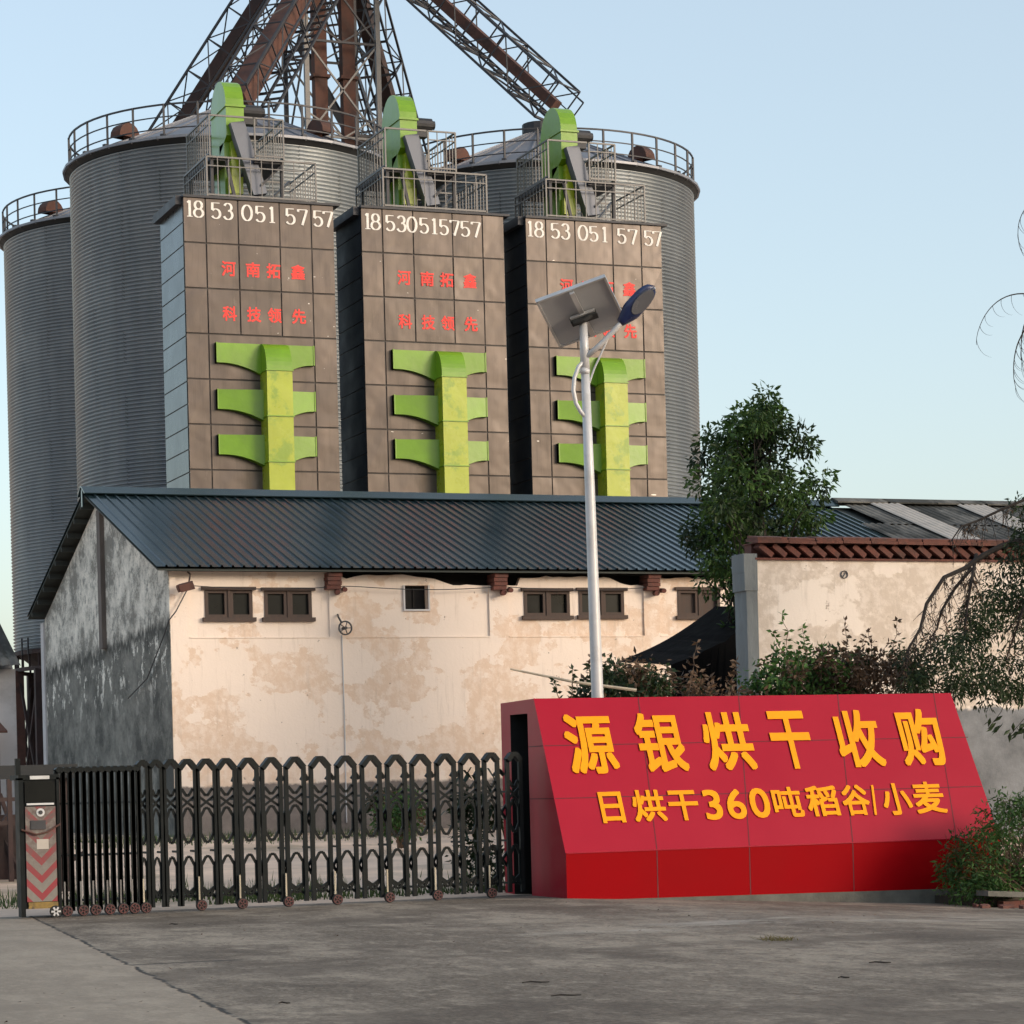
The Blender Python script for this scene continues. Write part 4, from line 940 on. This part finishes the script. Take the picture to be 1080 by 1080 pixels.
# ------------------------------------------------------------------ retractable gate
GY = 25.84
gt = empty('retractable_gate', (8, GY, 0), 'black folding gate half drawn across the entrance', 'gate'); P = Part(gt)
def unit(mb, x, w, H=1.575, y0=GY, y1=GY+.34):
    """one pointed frame: front arch, rear lower arch, inner hexagons and scissor crosses"""
    tk = .041; h = w/2
    def arch(xc, hw, y, zt, t, pk, z0=.06):
        mb.box(xc-hw-t/2, xc-hw+t/2, y-t*.6, y+t*.6, z0, zt-pk); mb.box(xc+hw-t/2, xc+hw+t/2, y-t*.6, y+t*.6, z0, zt-pk)
        pw = min(hw*.3, .022)
        mb.bar((xc-hw, y, zt-pk-.005), (xc-pw, y, zt-.02), t*2.6, t*1.25); mb.bar((xc+hw, y, zt-pk-.005), (xc+pw, y, zt-.02), t*2.5, t*1.24); mb.bar((xc-pw-.01, y, zt-.02), (xc+pw+.01, y, zt-.02), t*2.4, t*1.2)
    arch(x, h, y0, H, tk, min(.12, h*1.1))
    g = h - tk/2
    if g > .02:
        def hexa(z0, z1, y):
            pts = [(x-g*.9,z0+.10),(x-g*.9,z1-.10),(x-g*.25,z1-.015),(x+g*.25,z1-.015),(x+g*.9,z1-.10),(x+g*.9,z0+.10),(x+g*.25,z0+.015),(x-g*.25,z0+.015)]
            for i in range(8):
                a, b = pts[i], pts[(i+1)%8]; mb.bar((a[0],y,a[1]), (b[0],y,b[1]), .02, .028)
        for z0, z1 in ((.70,1.08),(.14,.58)): hexa(z0, z1, y0+.012)
        mb.bar((x-g*.9,y0+.012,1.27), (x-g*.2,y0+.012,1.20), .02, .028); mb.bar((x+g*.9,y0+.012,1.27), (x+g*.2,y0+.012,1.20), .02, .028); mb.bar((x-g*.3,y0+.012,1.20), (x+g*.3,y0+.012,1.20), .02, .028)
        for z in (1.13, .20): mb.bar((x-h,y0+.02,z-.07), (x+h,y0+.02,z+.07), .024); mb.bar((x-h,y0+.03,z+.07), (x+h,y0+.03,z-.07), .024)
    for z in (1.15, .62, .16): mb.bar((x-h, y0, z), (x-h, y1, z), .022)
def link(mb, xa, xb, y0=GY, y1=GY+.34):
    """scissor link and rear arch between two frames"""
    c = (xa+xb)/2; w = abs(xb-xa)
    for z in (.93, .42):
        mb.bar((xa,y0+.05,z-.08),(xb,y0+.05,z+.08),.026); mb.bar((xa,y0+.06,z+.08),(xb,y0+.06,z-.08),.026)
    if w > .03:
        mb.bar((xa,y0+.10,1.33),(c,y0+.10,1.39),.035); mb.bar((xb,y0+.10,1.33),(c,y0+.10,1.39),.035)
peaks_open = [6.42,6.62,6.825,7.04,7.275,7.52,7.765,8.03,8.30,8.56,8.825,9.09,9.355,9.61,9.86,10.06]
peaks_open = []
from math import pi
cx_px = [153.5,167.5,183.3,200.9,220.9,242,265.2,289.3,314.3,340.7,367.9,394.4,420.9,446.8,473,498.3,521,545]
def xat(px):   # gate-plane X for a column of the picture, used only to space the frames
    lo, hi = 3.0, 12.0
    for _ in range(40):
        m = (lo+hi)/2; d = Vector((m, GY, 0))-Vector((0,0,1.25)); u = 540+2700*d.dot(Rv)/d.dot(Fv)
        if u < px: lo = m
        else: hi = m
    return lo
XO = [xat(p) for p in cx_px]
XC = [xat(66 + 7.3*k) for k in range(12)]
wheels = []
for k, x in enumerate(XC):
    u = MB(); unit(u, x, .066, 1.52-.0*k); link(u, x+.033, x+.05); P(u, 'gate_frame', M['black'])
    if k % 2 == 0 or k > 7: wheels.append(x)
for k, x in enumerate(XO):
    w_ = .10 if k == 0 else (.12 if k == 1 else (.14 if k == 2 else .17 if k == 3 else .185)); w_ = .195 if k > 6 else w_
    if k > 15: w_ = .15
    u = MB(); unit(u, x, w_)
    if k < len(XO)-1:
        w2 = .12 if k == 0 else (.14 if k == 1 else .17 if k == 2 else .19); w2 = .195 if k > 5 else w2
        link(u, x+w_/2, XO[k+1]-(.15 if k > 14 else w2)/2)
    P(u, 'gate_frame', M['black'])
for wx in [xat(p) for p in (70,87,100,115,129,141,153,211.5,254.5,303,354.5,409.5,460,517)]:
    q = MB(); r_ = .058; y = GY-.05
    q.tube([(wx,y-.018,r_+.006),(wx,y+.018,r_+.006)], r_, 18); wh = P(q, 'wheel', M['tyre'])
    q = MB()
    for k in range(18):
        a0, a1 = 2*pi*k/18, 2*pi*(k+1)/18; q.bar((wx+.045*math.cos(a0),y-.022,r_+.006+.045*math.sin(a0)), (wx+.045*math.cos(a1),y-.022,r_+.006+.045*math.sin(a1)), .010)
    for k in range(5): q.bar((wx,y-.022,r_+.006), (wx+.042*math.cos(k*1.2566),y-.022,r_+.006+.042*math.sin(k*1.2566)), .012)
    P(q, 'rim', M['wheelrim'], wh)
    q = MB(); q.box(wx-.028, wx-.012, y-.006, y+.01, .12, .36); P(q, 'wheel_bracket', M['bamboo'] if wx > 6.1 else M['steel_pale'])
# head box
bx0, bx1, by0, by1 = xat(26.5), xat(61.5), GY-.06, GY+.40
q = MB(); q.box(bx0-.045, bx0, by0, by0+.16, .02, 1.42); q.box(bx1, bx1+.03, by0, by1, .02, 1.42); q.box(bx0, bx1, by0+.02, by1, .10, 1.40); q.box(bx0-.045, bx1+.03, by0, by1, 1.40, 1.45)
q.bar((bx0-.02,GY+.1,1.45),(bx0-.02,GY+.1,1.62),.05)
box_ = P(q, 'motor_box', M['black'])
q = MB(); q.box(bx0+.015, bx1-.015, by0-.004, by0+.02, 1.17, 1.38); P(q, 'screen', M['pane'], box_)
q = MB(); q.box(bx0+.07, bx1-.07, by0-.012, by0+.02, 1.405, 1.44); P(q, 'status_plate', M['white_steel'], box_); q = MB(); q.box(bx0+.03, bx1-.03, by0-.012, by0+.02, 1.145, 1.165); P(q, 'white_strip', M['white_steel'], box_)
def chev_mat():
    m, nt, b = newmat('red_white_chevrons')
    tc = N(nt, 'ShaderNodeTexCoord'); sp2 = N(nt, 'ShaderNodeSeparateXYZ'); nt.links.new(tc.outputs['Object'], sp2.inputs[0])
    xc = (bx0+bx1)/2 - 8.0
    ax_ = math_(nt, 'ABSOLUTE', math_(nt, 'SUBTRACT', sp2.outputs[0], xc))
    v = math_(nt, 'FRACT', math_(nt, 'MULTIPLY', math_(nt, 'SUBTRACT', sp2.outputs[2], ax_), 5.6))
    f = ramp(nt, v, [(.0, (.27,.012,.025)), (.42, (.27,.012,.025)), (.44, (.20,.185,.165)), (.97, (.20,.185,.165)), (1.0, (.27,.012,.025))])
    n = noise_tex(nt, 16, 8, .7); s_ = ramp(nt, n.outputs[0], [(.36, (.15,)*3), (.56, (.95,)*3)])
    hh = ramp(nt, sp2.outputs[2], [(.35, (.25,.25,.25)), (.9, (1,1,1))])
    c = mixc(nt, mixc(nt, 1.0, s_, hh, 'MULTIPLY'), f, (.10,.07,.065))
    nt.links.new(c, b.inputs['Base Color']); b.inputs['Roughness'].default_value = .5; return m
q = MB(); q.box(bx0+.015, bx1-.015, by0-.003, by0+.02, .17, 1.13); P(q, 'chevron_panel', chev_mat(), box_)
cxm = (bx0+bx1)/2
q = MB(); q.tube([(cxm,by0-.012,1.07),(cxm,by0+.01,1.07)], .042, 20); P(q, 'round_badge', M['white_steel'], box_)
q = MB(); q.tube([(cxm,by0-.018,1.07),(cxm,by0,1.07)], .022, 14); q.box(cxm-.10, cxm+.05, by0-.016, by0, .90, .99); P(q, 'lock_plate', M['steel'], box_)
q = MB(); q.box(cxm-.045, cxm+.075, by0-.007, by0, .70, .80); P(q, 'paper_notice', M['asb_pale'], box_)
q = MB(); q.tube([(bx0-.03,by0-.02,.90),(cxm-.05,by0-.03,.85),(cxm+.06,by0-.03,.87),(bx1+.03,by0-.02,.95)], .010, 6); P(q, 'red_strap', M['rust'], box_)
q = MB(); q.box(bx0+.03, bx1-.01, by0-.002, by0+.02, .10, .165); P(q, 'base_board', simple('worn_yellow', (.25,.16,.04), .7, 0, .4, 12, dirt=(.05,.04,.03), dscale=14), box_)
q = MB(); wx = bx1-.04; q.tube([(wx,by0-.03,.066),(wx,by0+.0,.066)], .06, 18); wh = P(q, 'wheel', M['tyre'])
q = MB()
for k in range(6):
    a = k*pi/3; q.obox((wx+.030*math.cos(a),by0-.034,.066+.030*math.sin(a)), (.018*math.cos(a),0,.018*math.sin(a)), (0,.003,0), (-.009*math.sin(a),0,.009*math.cos(a)))
P(q, 'rim', M['white_steel'], wh)

# ------------------------------------------------------------------ plants
def leaf(mb, p, d, size, nrm=None, wd=.42, r=rnd):
    d = d.normalized(); u = nrm or Vector((r.gauss(0,1), r.gauss(0,1), r.gauss(0,1)))
    s_ = d.cross(u)
    if s_.length < 1e-4: s_ = d.orthogonal()
    s_ = s_.normalized()*size*wd/2; up = s_.cross(d).normalized()*size*.06
    mb.add([p, p+d*size*.45+s_-up, p+d*size, p+d*size*.45-s_-up, p+d*size*.45], [(0,1,2,4),(0,4,2,3)])
def clump(mb, c, R, n, size, droop=.3, wd=.42, r=rnd, flat=.8):
    for _ in range(n):
        v = Vector((r.gauss(0,1), r.gauss(0,1), r.gauss(0,1)*flat)); v = v.normalized()*R*(r.random()**.45)
        d = (v.normalized()*.7 + Vector((r.gauss(0,.5), r.gauss(0,.5), r.gauss(0,.5)-droop)))
        leaf(mb, c+v, d, size*r.uniform(.7,1.25), wd=wd, r=r)
def limb(mb, a, b, r0, r1, r=rnd, k=5, wob=.08):
    a, b = Vector(a), Vector(b); L = (b-a).length; pts = []
    for i in range(k+1):
        t = i/k; o_ = Vector((r.gauss(0,wob), r.gauss(0,wob), r.gauss(0,wob)*.5))*L*math.sin(math.pi*t)*.5; pts.append(a+(b-a)*t+o_)
    mb.tube(pts, [r0+(r1-r0)*i/k for i in range(k+1)], 6); return pts
# tree behind the cream wall
r5 = random.Random(21)
tr = empty('tree', (19.55, 38, .3), 'bushy green tree standing behind the end of the cream wall', 'tree'); P = Part(tr)
tk = MB(); main = limb(tk, (19.55,38,.2), (19.65,38,5.2), .11, .06, r5); top = limb(tk, (19.65,38,5.2), (19.62,38,7.3), .06, .02, r5)
cen = []
spec = [  # clump centres x, z, radius (tree silhouette: narrow spire, bulge right and left)
 (19.62,7.40,.22),(19.95,7.30,.24),(19.4,7.25,.26),(20.1,7.0,.26),(20.25,6.7,.3),(18.85,6.95,.22),(19.5,7.15,.30),(19.85,7.0,.32),(19.25,6.95,.24),(19.45,6.75,.36),(19.9,6.65,.34),(19.0,6.75,.30),(18.75,6.55,.25),(19.15,6.4,.38),(19.6,6.35,.42),(20.05,6.35,.36),
 (18.6,6.2,.34),(18.95,6.05,.40),(19.45,5.95,.45),(19.95,6.0,.42),(20.4,6.1,.30),(20.65,5.95,.26),(20.75,5.65,.24),(20.5,5.55,.30),(20.2,5.35,.32),(20.55,5.2,.22),(18.45,5.75,.32),(18.75,5.6,.40),(19.2,5.5,.45),(19.65,5.35,.36),
 (18.5,5.25,.30),(18.85,5.1,.40),(19.3,5.0,.42),(19.7,4.95,.30),(18.65,4.75,.26),(19.0,4.6,.38),(19.4,4.45,.40),(19.1,4.15,.30),(19.5,4.0,.34),(19.25,3.75,.26),(19.6,3.6,.3),(20.1,4.6,.3),(20.4,4.7,.26)]
lf = MB(); lf2 = MB()
for x, z, R in spec:
    for q_ in range(2):
        y = 38 + r5.uniform(-.75,.75); c = Vector((19.5+(x-19.5)*.84+r5.uniform(-.10,.10), y, z+r5.uniform(-.10,.10)))
        limb(tk, main[3+int(r5.random()*2)] if z < 6 else top[1+int(r5.random()*3)], c, .022, .006, r5, 4, .12)
        clump(lf if r5.random() < .75 else lf2, c, R, int(190*R/.35), .125, .45, .38, r5)
P(tk, 'trunk', M['branch']); P(lf, 'crown', M['leaf']); P(lf2, 'crown', M['leafdark'])
# shrubs behind the sign
def shrub(name, x, y, z0, ws, top, label, mats, n, size, seed, stems=14, dry=0.3, spikes=(), wd=.42):
    r = random.Random(seed); root = empty(name, (x, y, z0), label, 'shrub', None); P = Part(root); st = MB(); A = MB(); B = MB()
    for k in range(stems):
        tx = x + r.uniform(-ws, ws); tz = top(tx) - r.uniform(0,.35); ty = y + r.uniform(-.5,.5)
        pts = limb(st, (x+(tx-x)*.3, y+(ty-y)*.3, z0), (tx, ty, tz), .018, .005, r, 6, .10)
        for p in pts[2:]:
            clump(B if r.random() < dry else A, p, r.uniform(.14,.26), n, size, .35, wd, r)
    for _ in range(stems*5):
        tx = x + r.uniform(-ws, ws); t = top(tx)-.1; z = z0 + (t-z0)*r.uniform(.35,1.0); clump(B if r.random() < dry else A, Vector((tx, y+r.uniform(-.5,.5), z)), r.uniform(.15,.25), int(n*1.7), size, .3, wd, r)
    for (sx, sz, ex, ez, dr) in spikes:
        pts = limb(st, (sx, y-.3, sz), (ex, y-.3, ez), .008, .003, r, 7, .05)
        for p in pts[2:]:
            for _ in range(4): leaf(B if dr else A, p, Vector((r.gauss(0,1), r.gauss(0,.6), r.gauss(.2,.6))), size*.9, wd=.5, r=r)
    P(st, 'stem', M['drystem']); P(A, 'foliage', mats[0]); P(B, 'dry_foliage', mats[1]); return root
shrub('shrub', 13.45, 30, 0, .5, lambda x: 2.80 - 1.2*(x-13.4)**2, 'dark green shrub right of the lamp pole, above the sign', (M['leafdark'], M['leafdry']), 40, .10, 3, 12, .12)
shrub('shrub', 14.4, 30.2, 0, .95, lambda x: 2.72 - .25*abs(x-14.1), 'brown withered shrub in front of the black sheet', (M['leafdark'], M['leafdry']), 26, .10, 4, 18, .85, [(14.3,2.3,14.45,3.0,1),(14.9,2.3,15.0,2.75,1)])
shrub('shrub', 12.45, 29.4, 0, .18, lambda x: 2.35, 'thin sprig of leaves left of the lamp pole', (M['leafdark'], M['leafdry']), 5, .09, 5, 3, .2, [(12.3,2.1,12.35,2.62,0),(12.2,2.1,12.1,2.5,0)])
shrub('shrub', 16.25, 30.5, 0, .65, lambda x: 3.0 - .5*abs(x-16.2), 'green leafy shrub against the cream wall', (M['leafbush'], M['leafdry']), 42, .10, 6, 20, .25, [(16.0,2.6,15.85,3.38,0),(16.2,2.7,16.15,3.2,0),(15.95,2.6,15.7,3.15,0),(16.4,2.5,16.45,2.95,0)])
shrub('shrub', 17.3, 30.6, 0, .8, lambda x: 3.0 - .25*abs(x-17.2), 'half dead brown shrub beside the drooping branches', (M['leafdark'], M['leafdry']), 36, .09, 7, 24, .75, [(16.9,2.6,16.85,3.3,1),(17.3,2.6,17.2,3.15,1),(17.5,2.6,17.65,3.3,1),(17.0,2.6,17.15,3.1,1)])
# palm-like plant and vine at the gate end of the sign
r6 = random.Random(5); ag = empty('strappy_plant', (10.35, 27.3, .03), 'strap-leaved plant poking up beside the gate opening', 'plant'); P = Part(ag); a_ = MB()
for k in range(22):
    th = r6.uniform(0, 2*pi); L = r6.uniform(.35,.7); d = Vector((math.cos(th), math.sin(th)*.6, 0)); b0 = Vector((10.35+r6.uniform(-.12,.12), 27.3+r6.uniform(-.1,.1), 1.0+r6.uniform(-.2,.35)))
    pts = [b0 + d*L*t*.8 + Vector((0,0,1))*(L*(1.3*t-1.7*t*t)) for t in (0,.25,.5,.75,1)]
    sdv = d.cross(Vector((0,0,1))).normalized()
    for i in range(4):
        w0, w1 = .028*math.sin(pi*(.15+.8*i/4)), .028*math.sin(pi*min(1,.15+.8*(i+1)/4)); a_.add([pts[i]-sdv*w0, pts[i]+sdv*w0, pts[i+1]+sdv*w1, pts[i+1]-sdv*w1], [(0,1,2,3)])
P(a_, 'leaf_blades', M['leafdark'])
a_ = MB(); a_.tube([(10.35,27.3,.03),(10.33,27.3,.6),(10.36,27.3,1.3)], .03, 6)
for _ in range(26): clump(a_, Vector((10.4+r6.uniform(-.25,.25), 27.35+r6.uniform(-.2,.2), r6.uniform(.1,1.2))), .16, 28, .09, .2, .45, r6)
P(a_, 'foliage', M['leafdark'])
# weeds and bush seen through the gate
shrub('shrub', 14.2, 41.5, .4, .22, lambda x: 1.15, 'small shrub growing at the foot of the pink wall', (M['leafdark'], M['leafdry']), 22, .10, 11, 8, .3)
shrub('shrub', 12.6, 36.5, .3, .3, lambda x: 1.15, 'low green weed clump in the yard behind the gate', (M['leafbush'], M['leafdry']), 16, .09, 12, 7, .2)
g_ = MB(); r7 = random.Random(9)
for _ in range(16000):
    if r7.random() < .55: x, y = r7.uniform(3.5,17), 26.9 + abs(r7.gauss(0,1.3))
    else: x, y = r7.uniform(6,20), 43.0 - abs(r7.gauss(0,1.2))
    if noise.noise(Vector((x*.55, y*.8, 0))) < -.02: continue
    z = gz(x,y); h = r7.uniform(.04,.16)*(1.2 if y < 30 else 1); th = r7.uniform(0,pi); w_ = .008; dx, dy = math.cos(th)*w_, math.sin(th)*w_
    g_.add([(x-dx,y-dy,z),(x+dx,y+dy,z),(x+r7.gauss(0,.03),y+r7.gauss(0,.03),z+h)], [(0,1,2)])
M['drygrass'] = leafmat('dry_grass', (.06,.06,.02), (.16,.13,.06), 2)
tag(g_.build('grass', M['grass']), 'low patchy grass in the yard behind the gate', 'grass', kind='stuff')
# the big drooping tree at the right edge
r8 = random.Random(33)
dt = empty('drooping_tree', (19.6, 29.4, -.1), 'big tree at the right edge with drooping bare twigs', 'tree'); P = Part(dt)
tk = MB(); lf = MB(); tw = MB(); lf2 = MB()
limb(tk, (19.6,29.4,-.3), (19.3,29.2,5.2), .22, .12, r8); limb(tk, (19.3,29.2,5.2), (19.5,29.1,8.6), .12, .05, r8)
arcs = [[(19.3,29.2,4.22),(18.8,29,4.26),(18.5,29,4.16),(18.2,29,4.10),(17.95,29,3.9),(17.62,29,3.78),(17.35,29,3.45),(17.2,28.95,3.10),(17.02,28.9,2.85),(16.9,28.9,2.5)],
        [(19.4,29.2,5.1),(18.95,29,4.86),(18.6,29.1,4.72),(18.2,29.1,4.55),(17.95,29.1,4.45),(17.75,29.1,4.25)],
        [(18.15,29,4.07),(17.95,28.9,3.75),(17.85,28.9,3.4),(17.78,28.85,3.1)],
        [(18.0,29,3.93),(17.8,29,3.6),(17.6,29,3.35),(17.5,29,3.1),(17.35,29,2.9)],
        [(19.3,29.2,4.3),(18.9,28.8,3.9),(18.6,28.7,3.3),(18.35,28.7,2.7)]]
for i, A in enumerate(arcs):
    A = [Vector(p)+Vector((r8.gauss(0,.02), r8.gauss(0,.04), r8.gauss(0,.02))) for p in A]
    n = len(A); tk.tube(A, [.048-.036*k/(n-1) if i == 0 else .026-.018*k/(n-1) for k in range(n)], 7)
    fine = []
    for (a, b) in zip(A, A[1:]):
        m = max(3, int((b-a).length/.05))
        for k in range(m): fine.append(a+(b-a)*k/m)
    for p in fine:
        for _ in range(r8.choice((0,1,2,3))):
            L = r8.uniform(.10,.60)*r8.uniform(.5,1); d = Vector((r8.gauss(-.25,.5), r8.gauss(0,.45), -.8)).normalized(); q0 = Vector(p); pts = [q0]
            for s_ in range(5):
                d = (d + Vector((r8.gauss(0,.2), r8.gauss(0,.2), -.2))).normalized(); q0 = q0 + d*L/5; pts.append(q0)
            tw.tube(pts, [.0055,.005,.0045,.004,.003,.002], 3, False)
            for s_ in pts[2:]:
                if r8.random() < .3:
                    e = s_ + Vector((r8.gauss(-.05,.08), r8.gauss(0,.05), -r8.uniform(.04,.14))); tw.tube([s_, (s_+e)/2+Vector((-.01,0,.01)), e], .0028, 3, False)
                if r8.random() < .5:
                    for _ in range(2): leaf(lf2, s_, Vector((r8.gauss(0,.5), r8.gauss(0,.5), -.9)), r8.uniform(.04,.08), wd=.25, r=r8)
for x, z, R in ((19.15,4.6,.25),(19.1,4.3,.4),(18.75,3.95,.3),(18.95,3.7,.4),(18.55,3.55,.35),(19.2,3.3,.4),(18.75,3.1,.4),(18.35,3.15,.3),(18.1,3.3,.2),(18.95,2.7,.35),(18.45,2.65,.32),(18.05,2.85,.3),(17.75,2.6,.28),(17.5,2.75,.26),(17.3,2.5,.25),(17.9,2.35,.2),(18.25,2.3,.25),(17.55,2.3,.22),(18.85,2.2,.22),(17.15,2.35,.2)):
    for _ in range(4):
        c = Vector((x+r8.uniform(-.2,.2), 29.15+r8.uniform(-.6,.5), z+r8.uniform(-.15,.15)))
        clump(lf, c, R*.85, int(165*R/.35), .085, .7, .30, r8)
for x, z, sx in ((18.95,1.95,.2),(18.75,1.80,.2),(18.45,1.66,.16),(18.1,1.75,.14),(18.9,1.6,.18)):
    p = Vector((x,28.6,z+.15)); tw.tube([p+Vector((.3,.2,.3)), p+Vector((.1,.05,.1)), p+Vector((-sx,0,-.12))], .006, 4)
    for k in range(12): leaf(lf, p+Vector((r8.uniform(-sx,.12),0,r8.uniform(-.10,.06))), Vector((r8.uniform(-1,.3),r8.gauss(0,.3),-.45)), .15, wd=.35, r=r8)
for (bx_, by_, bz_) in ((20.6,29.6,4.3),(21.1,28.9,5.0),(20.4,30.2,5.3),(20.3,28.3,4.0),(20.9,29.9,5.9),(20.2,29.4,6.6),(19.9,29.0,7.6),(20.3,29.0,8.3)):
    limb(tk, (19.4,29.2,bz_-1.0), (bx_,by_,bz_), .05, .015, r8)
    for _ in range(3): clump(lf, Vector((bx_+r8.uniform(-.2,.3), by_+r8.uniform(-.3,.3), bz_+r8.uniform(-.35,.2))), .42, 300, .09, .6, .3, r8)
P(tk, 'trunk', M['branch']); P(tw, 'twigs', M['branch']); P(lf, 'crown', M['leafdark']); P(lf2, 'dry_leaves', M['leafdry'])
# curled tendrils high at the right edge, hanging from a limb outside the picture
ct = MB(); r9 = random.Random(4)
def curl(p0, dirs, L, r0):
    p = Vector(p0); pts = [p.copy()]; a, da = dirs; n = 18
    for k in range(n):
        p = p + Vector((math.cos(a), r9.gauss(0,.05), math.sin(a)))*L/n; a += da/n; pts.append(p.copy())
    ct.tube(pts, [r0*(1-.75*k/n) for k in range(n+1)], 5, False); return pts
m1 = curl((19.35,29,7.45), (rad(152), rad(118)), 1.55, .012)
m2 = curl((19.15,29,7.25), (rad(215), rad(75)), 1.15, .013)
m3 = curl((18.95,29,7.15), (rad(250), rad(40)), .7, .010)
m4 = curl((19.25,29,8.85), (rad(200), rad(100)), .9, .009)
for mm in (m1, m2, m2, m3, m4):
    for k in range(3, 18, 2):
        curl(mm[k], (rad(r9.uniform(-105,-70)), rad(r9.uniform(60,115))), r9.uniform(.22,.38), .0035)
P(ct, 'tendrils', M['branch'])
# planter bush and broken bricks at lower right
pb = empty('bush', (15.5, 24.1, -.25), 'leafy bush with reddish tips at the right end of the sign', 'bush'); P = Part(pb); r10 = random.Random(12)
A = MB(); B = MB(); st = MB()
for k in range(230):
    x = r10.uniform(14.75, 16.4); y = 24.15 + r10.uniform(-.45,.5); zt_ = .95 if x > 15.25 else .15 + (x-14.7)*1.3
    z = r10.uniform(-.1, max(.1, zt_)); limb(st, (15.6+r10.uniform(-.3,.3), 24.2, -.25), (x,y,z), .010, .003, r10, 4, .1)
    clump(B if (x < 15.2 and z > .1 and r10.random() < .2) else A, Vector((x,y,z)), r10.uniform(.10,.17), 34, .075, .35, .30, r10)
for x, z in ((14.62,-.12),(14.7,-.02),(14.85,-.2),(14.75,-.3),(14.95,-.3),(14.9,.02)):
    limb(st, (15.2,24.2,0), (x,23.9,z), .006, .002, r10, 4, .1); clump(A, Vector((x,23.85,z)), .11, 40, .07, .4, .28, r10)
P(st, 'stem', M['drystem']); P(A, 'foliage', M['leafbush']); P(B, 'red_foliage', M['leafred'])
pk = empty('brick_planter', (15.5, 23.9, -.45), 'broken brick edging with a loose slab under the bush', 'planter'); P = Part(pk)
q = MB(); rb = random.Random(2)
for row in range(3):
    x = 14.98 + (row%2)*.11
    while x < 17.4:
        q.obox((x+.115, 23.72+rb.uniform(-.015,.015), -.46+.075*row*1.6), (.11,rb.uniform(-.01,.01),0), (0,.06,0), (0,0,.052)); x += .235
P(q, 'bricks', M['brick'])
q = MB(); q.obox((14.98,23.66,-.085), (.26,.02,-.018), (0,.12,0), (0,0,.028)); P(q, 'loose_slab', M['kerb'])
q = MB(); q.box(14.95, 17.5, 23.8, 25.0, -.5, -.14); P(q, 'soil', M['soil'])
q = MB()
for k in range(14):
    x, y = 14.55+rb.random()*.75, 23.5+rb.uniform(-.25,.12); q.obox((x,y,gz(x,y)+.02), (rb.uniform(.02,.06),.01,0), (0,rb.uniform(.02,.05),.005), (0,0,.02))
tag(q.build('brick_rubble', M['terra']), 'crumbs of broken red brick on the ground by the planter', 'rubble', kind='stuff')
# bamboo pole sticking up behind the sign
q = MB(); q.tube([(11.72,29.6,2.66),(12.5,29.4,2.48),(13.25,29.2,2.36)], [.012,.018,.022], 7); tag(q.build('bamboo_pole', M['bamboo']), 'pale bamboo pole slanting above the sign near the lamp', 'pole')
# twigs and dead leaves on the concrete
tl = [('dark twig on the concrete near the middle', 8.15, 16.6, .30), ('dark twig nearest the bottom edge of the photo, right of centre', 8.05, 15.2, .26)]
for (lb, px_, dy, L) in (('straight twig on the concrete below the gate end', 565, 1038, .26), ('twig with a knot just below the straight one', 597, 1052, .28), ('short twig lying far right of the sign front', 928, 1017, .20), ('twig near the lower right middle of the paving', 890, 1033, .10), ('small twig at the left below the gate wheels', 183, 976, .12), ('curled leaf scrap low left of centre', 300, 1060, .10)):
    t = 1.25/((dy-804.8)/2700 - .0075 + (px_-540)/2700*.026)   # ground distance
    d = (Fv + Rv*((px_-540)/2700) - Uv*((dy-804.8)/2700)); k = 1.25/(-d.z); p = Vector((0,0,1.25)) + d*k
    q = MB(); p.z = gz(p.x,p.y)+.012; a = rb.uniform(-.3,.3); dv = Vector((math.cos(a), math.sin(a)-.4, 0))*L/2
    dv = dv*.62; q.tube([p-dv, p-dv*.3+Vector((0,.015,.004)), p+dv*.4, p+dv], [.003,.005,.005,.003], 5); tag(q.build('fallen_twig', M['branch']), lb, 'twig', 'twigs fallen on the concrete')
q = MB(); rr = random.Random(77)
for _ in range(420):
    y = rr.uniform(14, 25.2); x = y*.4 + rr.uniform(-3.3, 3.6); 
    leaf(q, Vector((x,y,gz(x,y)+.01)), Vector((rr.gauss(0,1), rr.gauss(0,1), .1)), rr.uniform(.015,.05), Vector((0,0,1)), .5, rr)
tag(q.build('dead_leaves', M['leafdry']), 'tiny dead leaves scattered over the concrete', 'litter', kind='stuff')
q = MB()
for _ in range(110):
    x, y = 8.97+rr.gauss(0,.06), 17.3+rr.gauss(0,.10); q.add([(x,y,gz(x,y)+.005),(x+.01,y,gz(x,y)+.005),(x+rr.gauss(0,.04),y+rr.gauss(0,.04),gz(x,y)+rr.uniform(.01,.05))], [(0,1,2)])
tag(q.build('grass_tuft', M['drygrass']), 'small tuft of grass in the concrete before the sign', 'grass', kind='stuff')
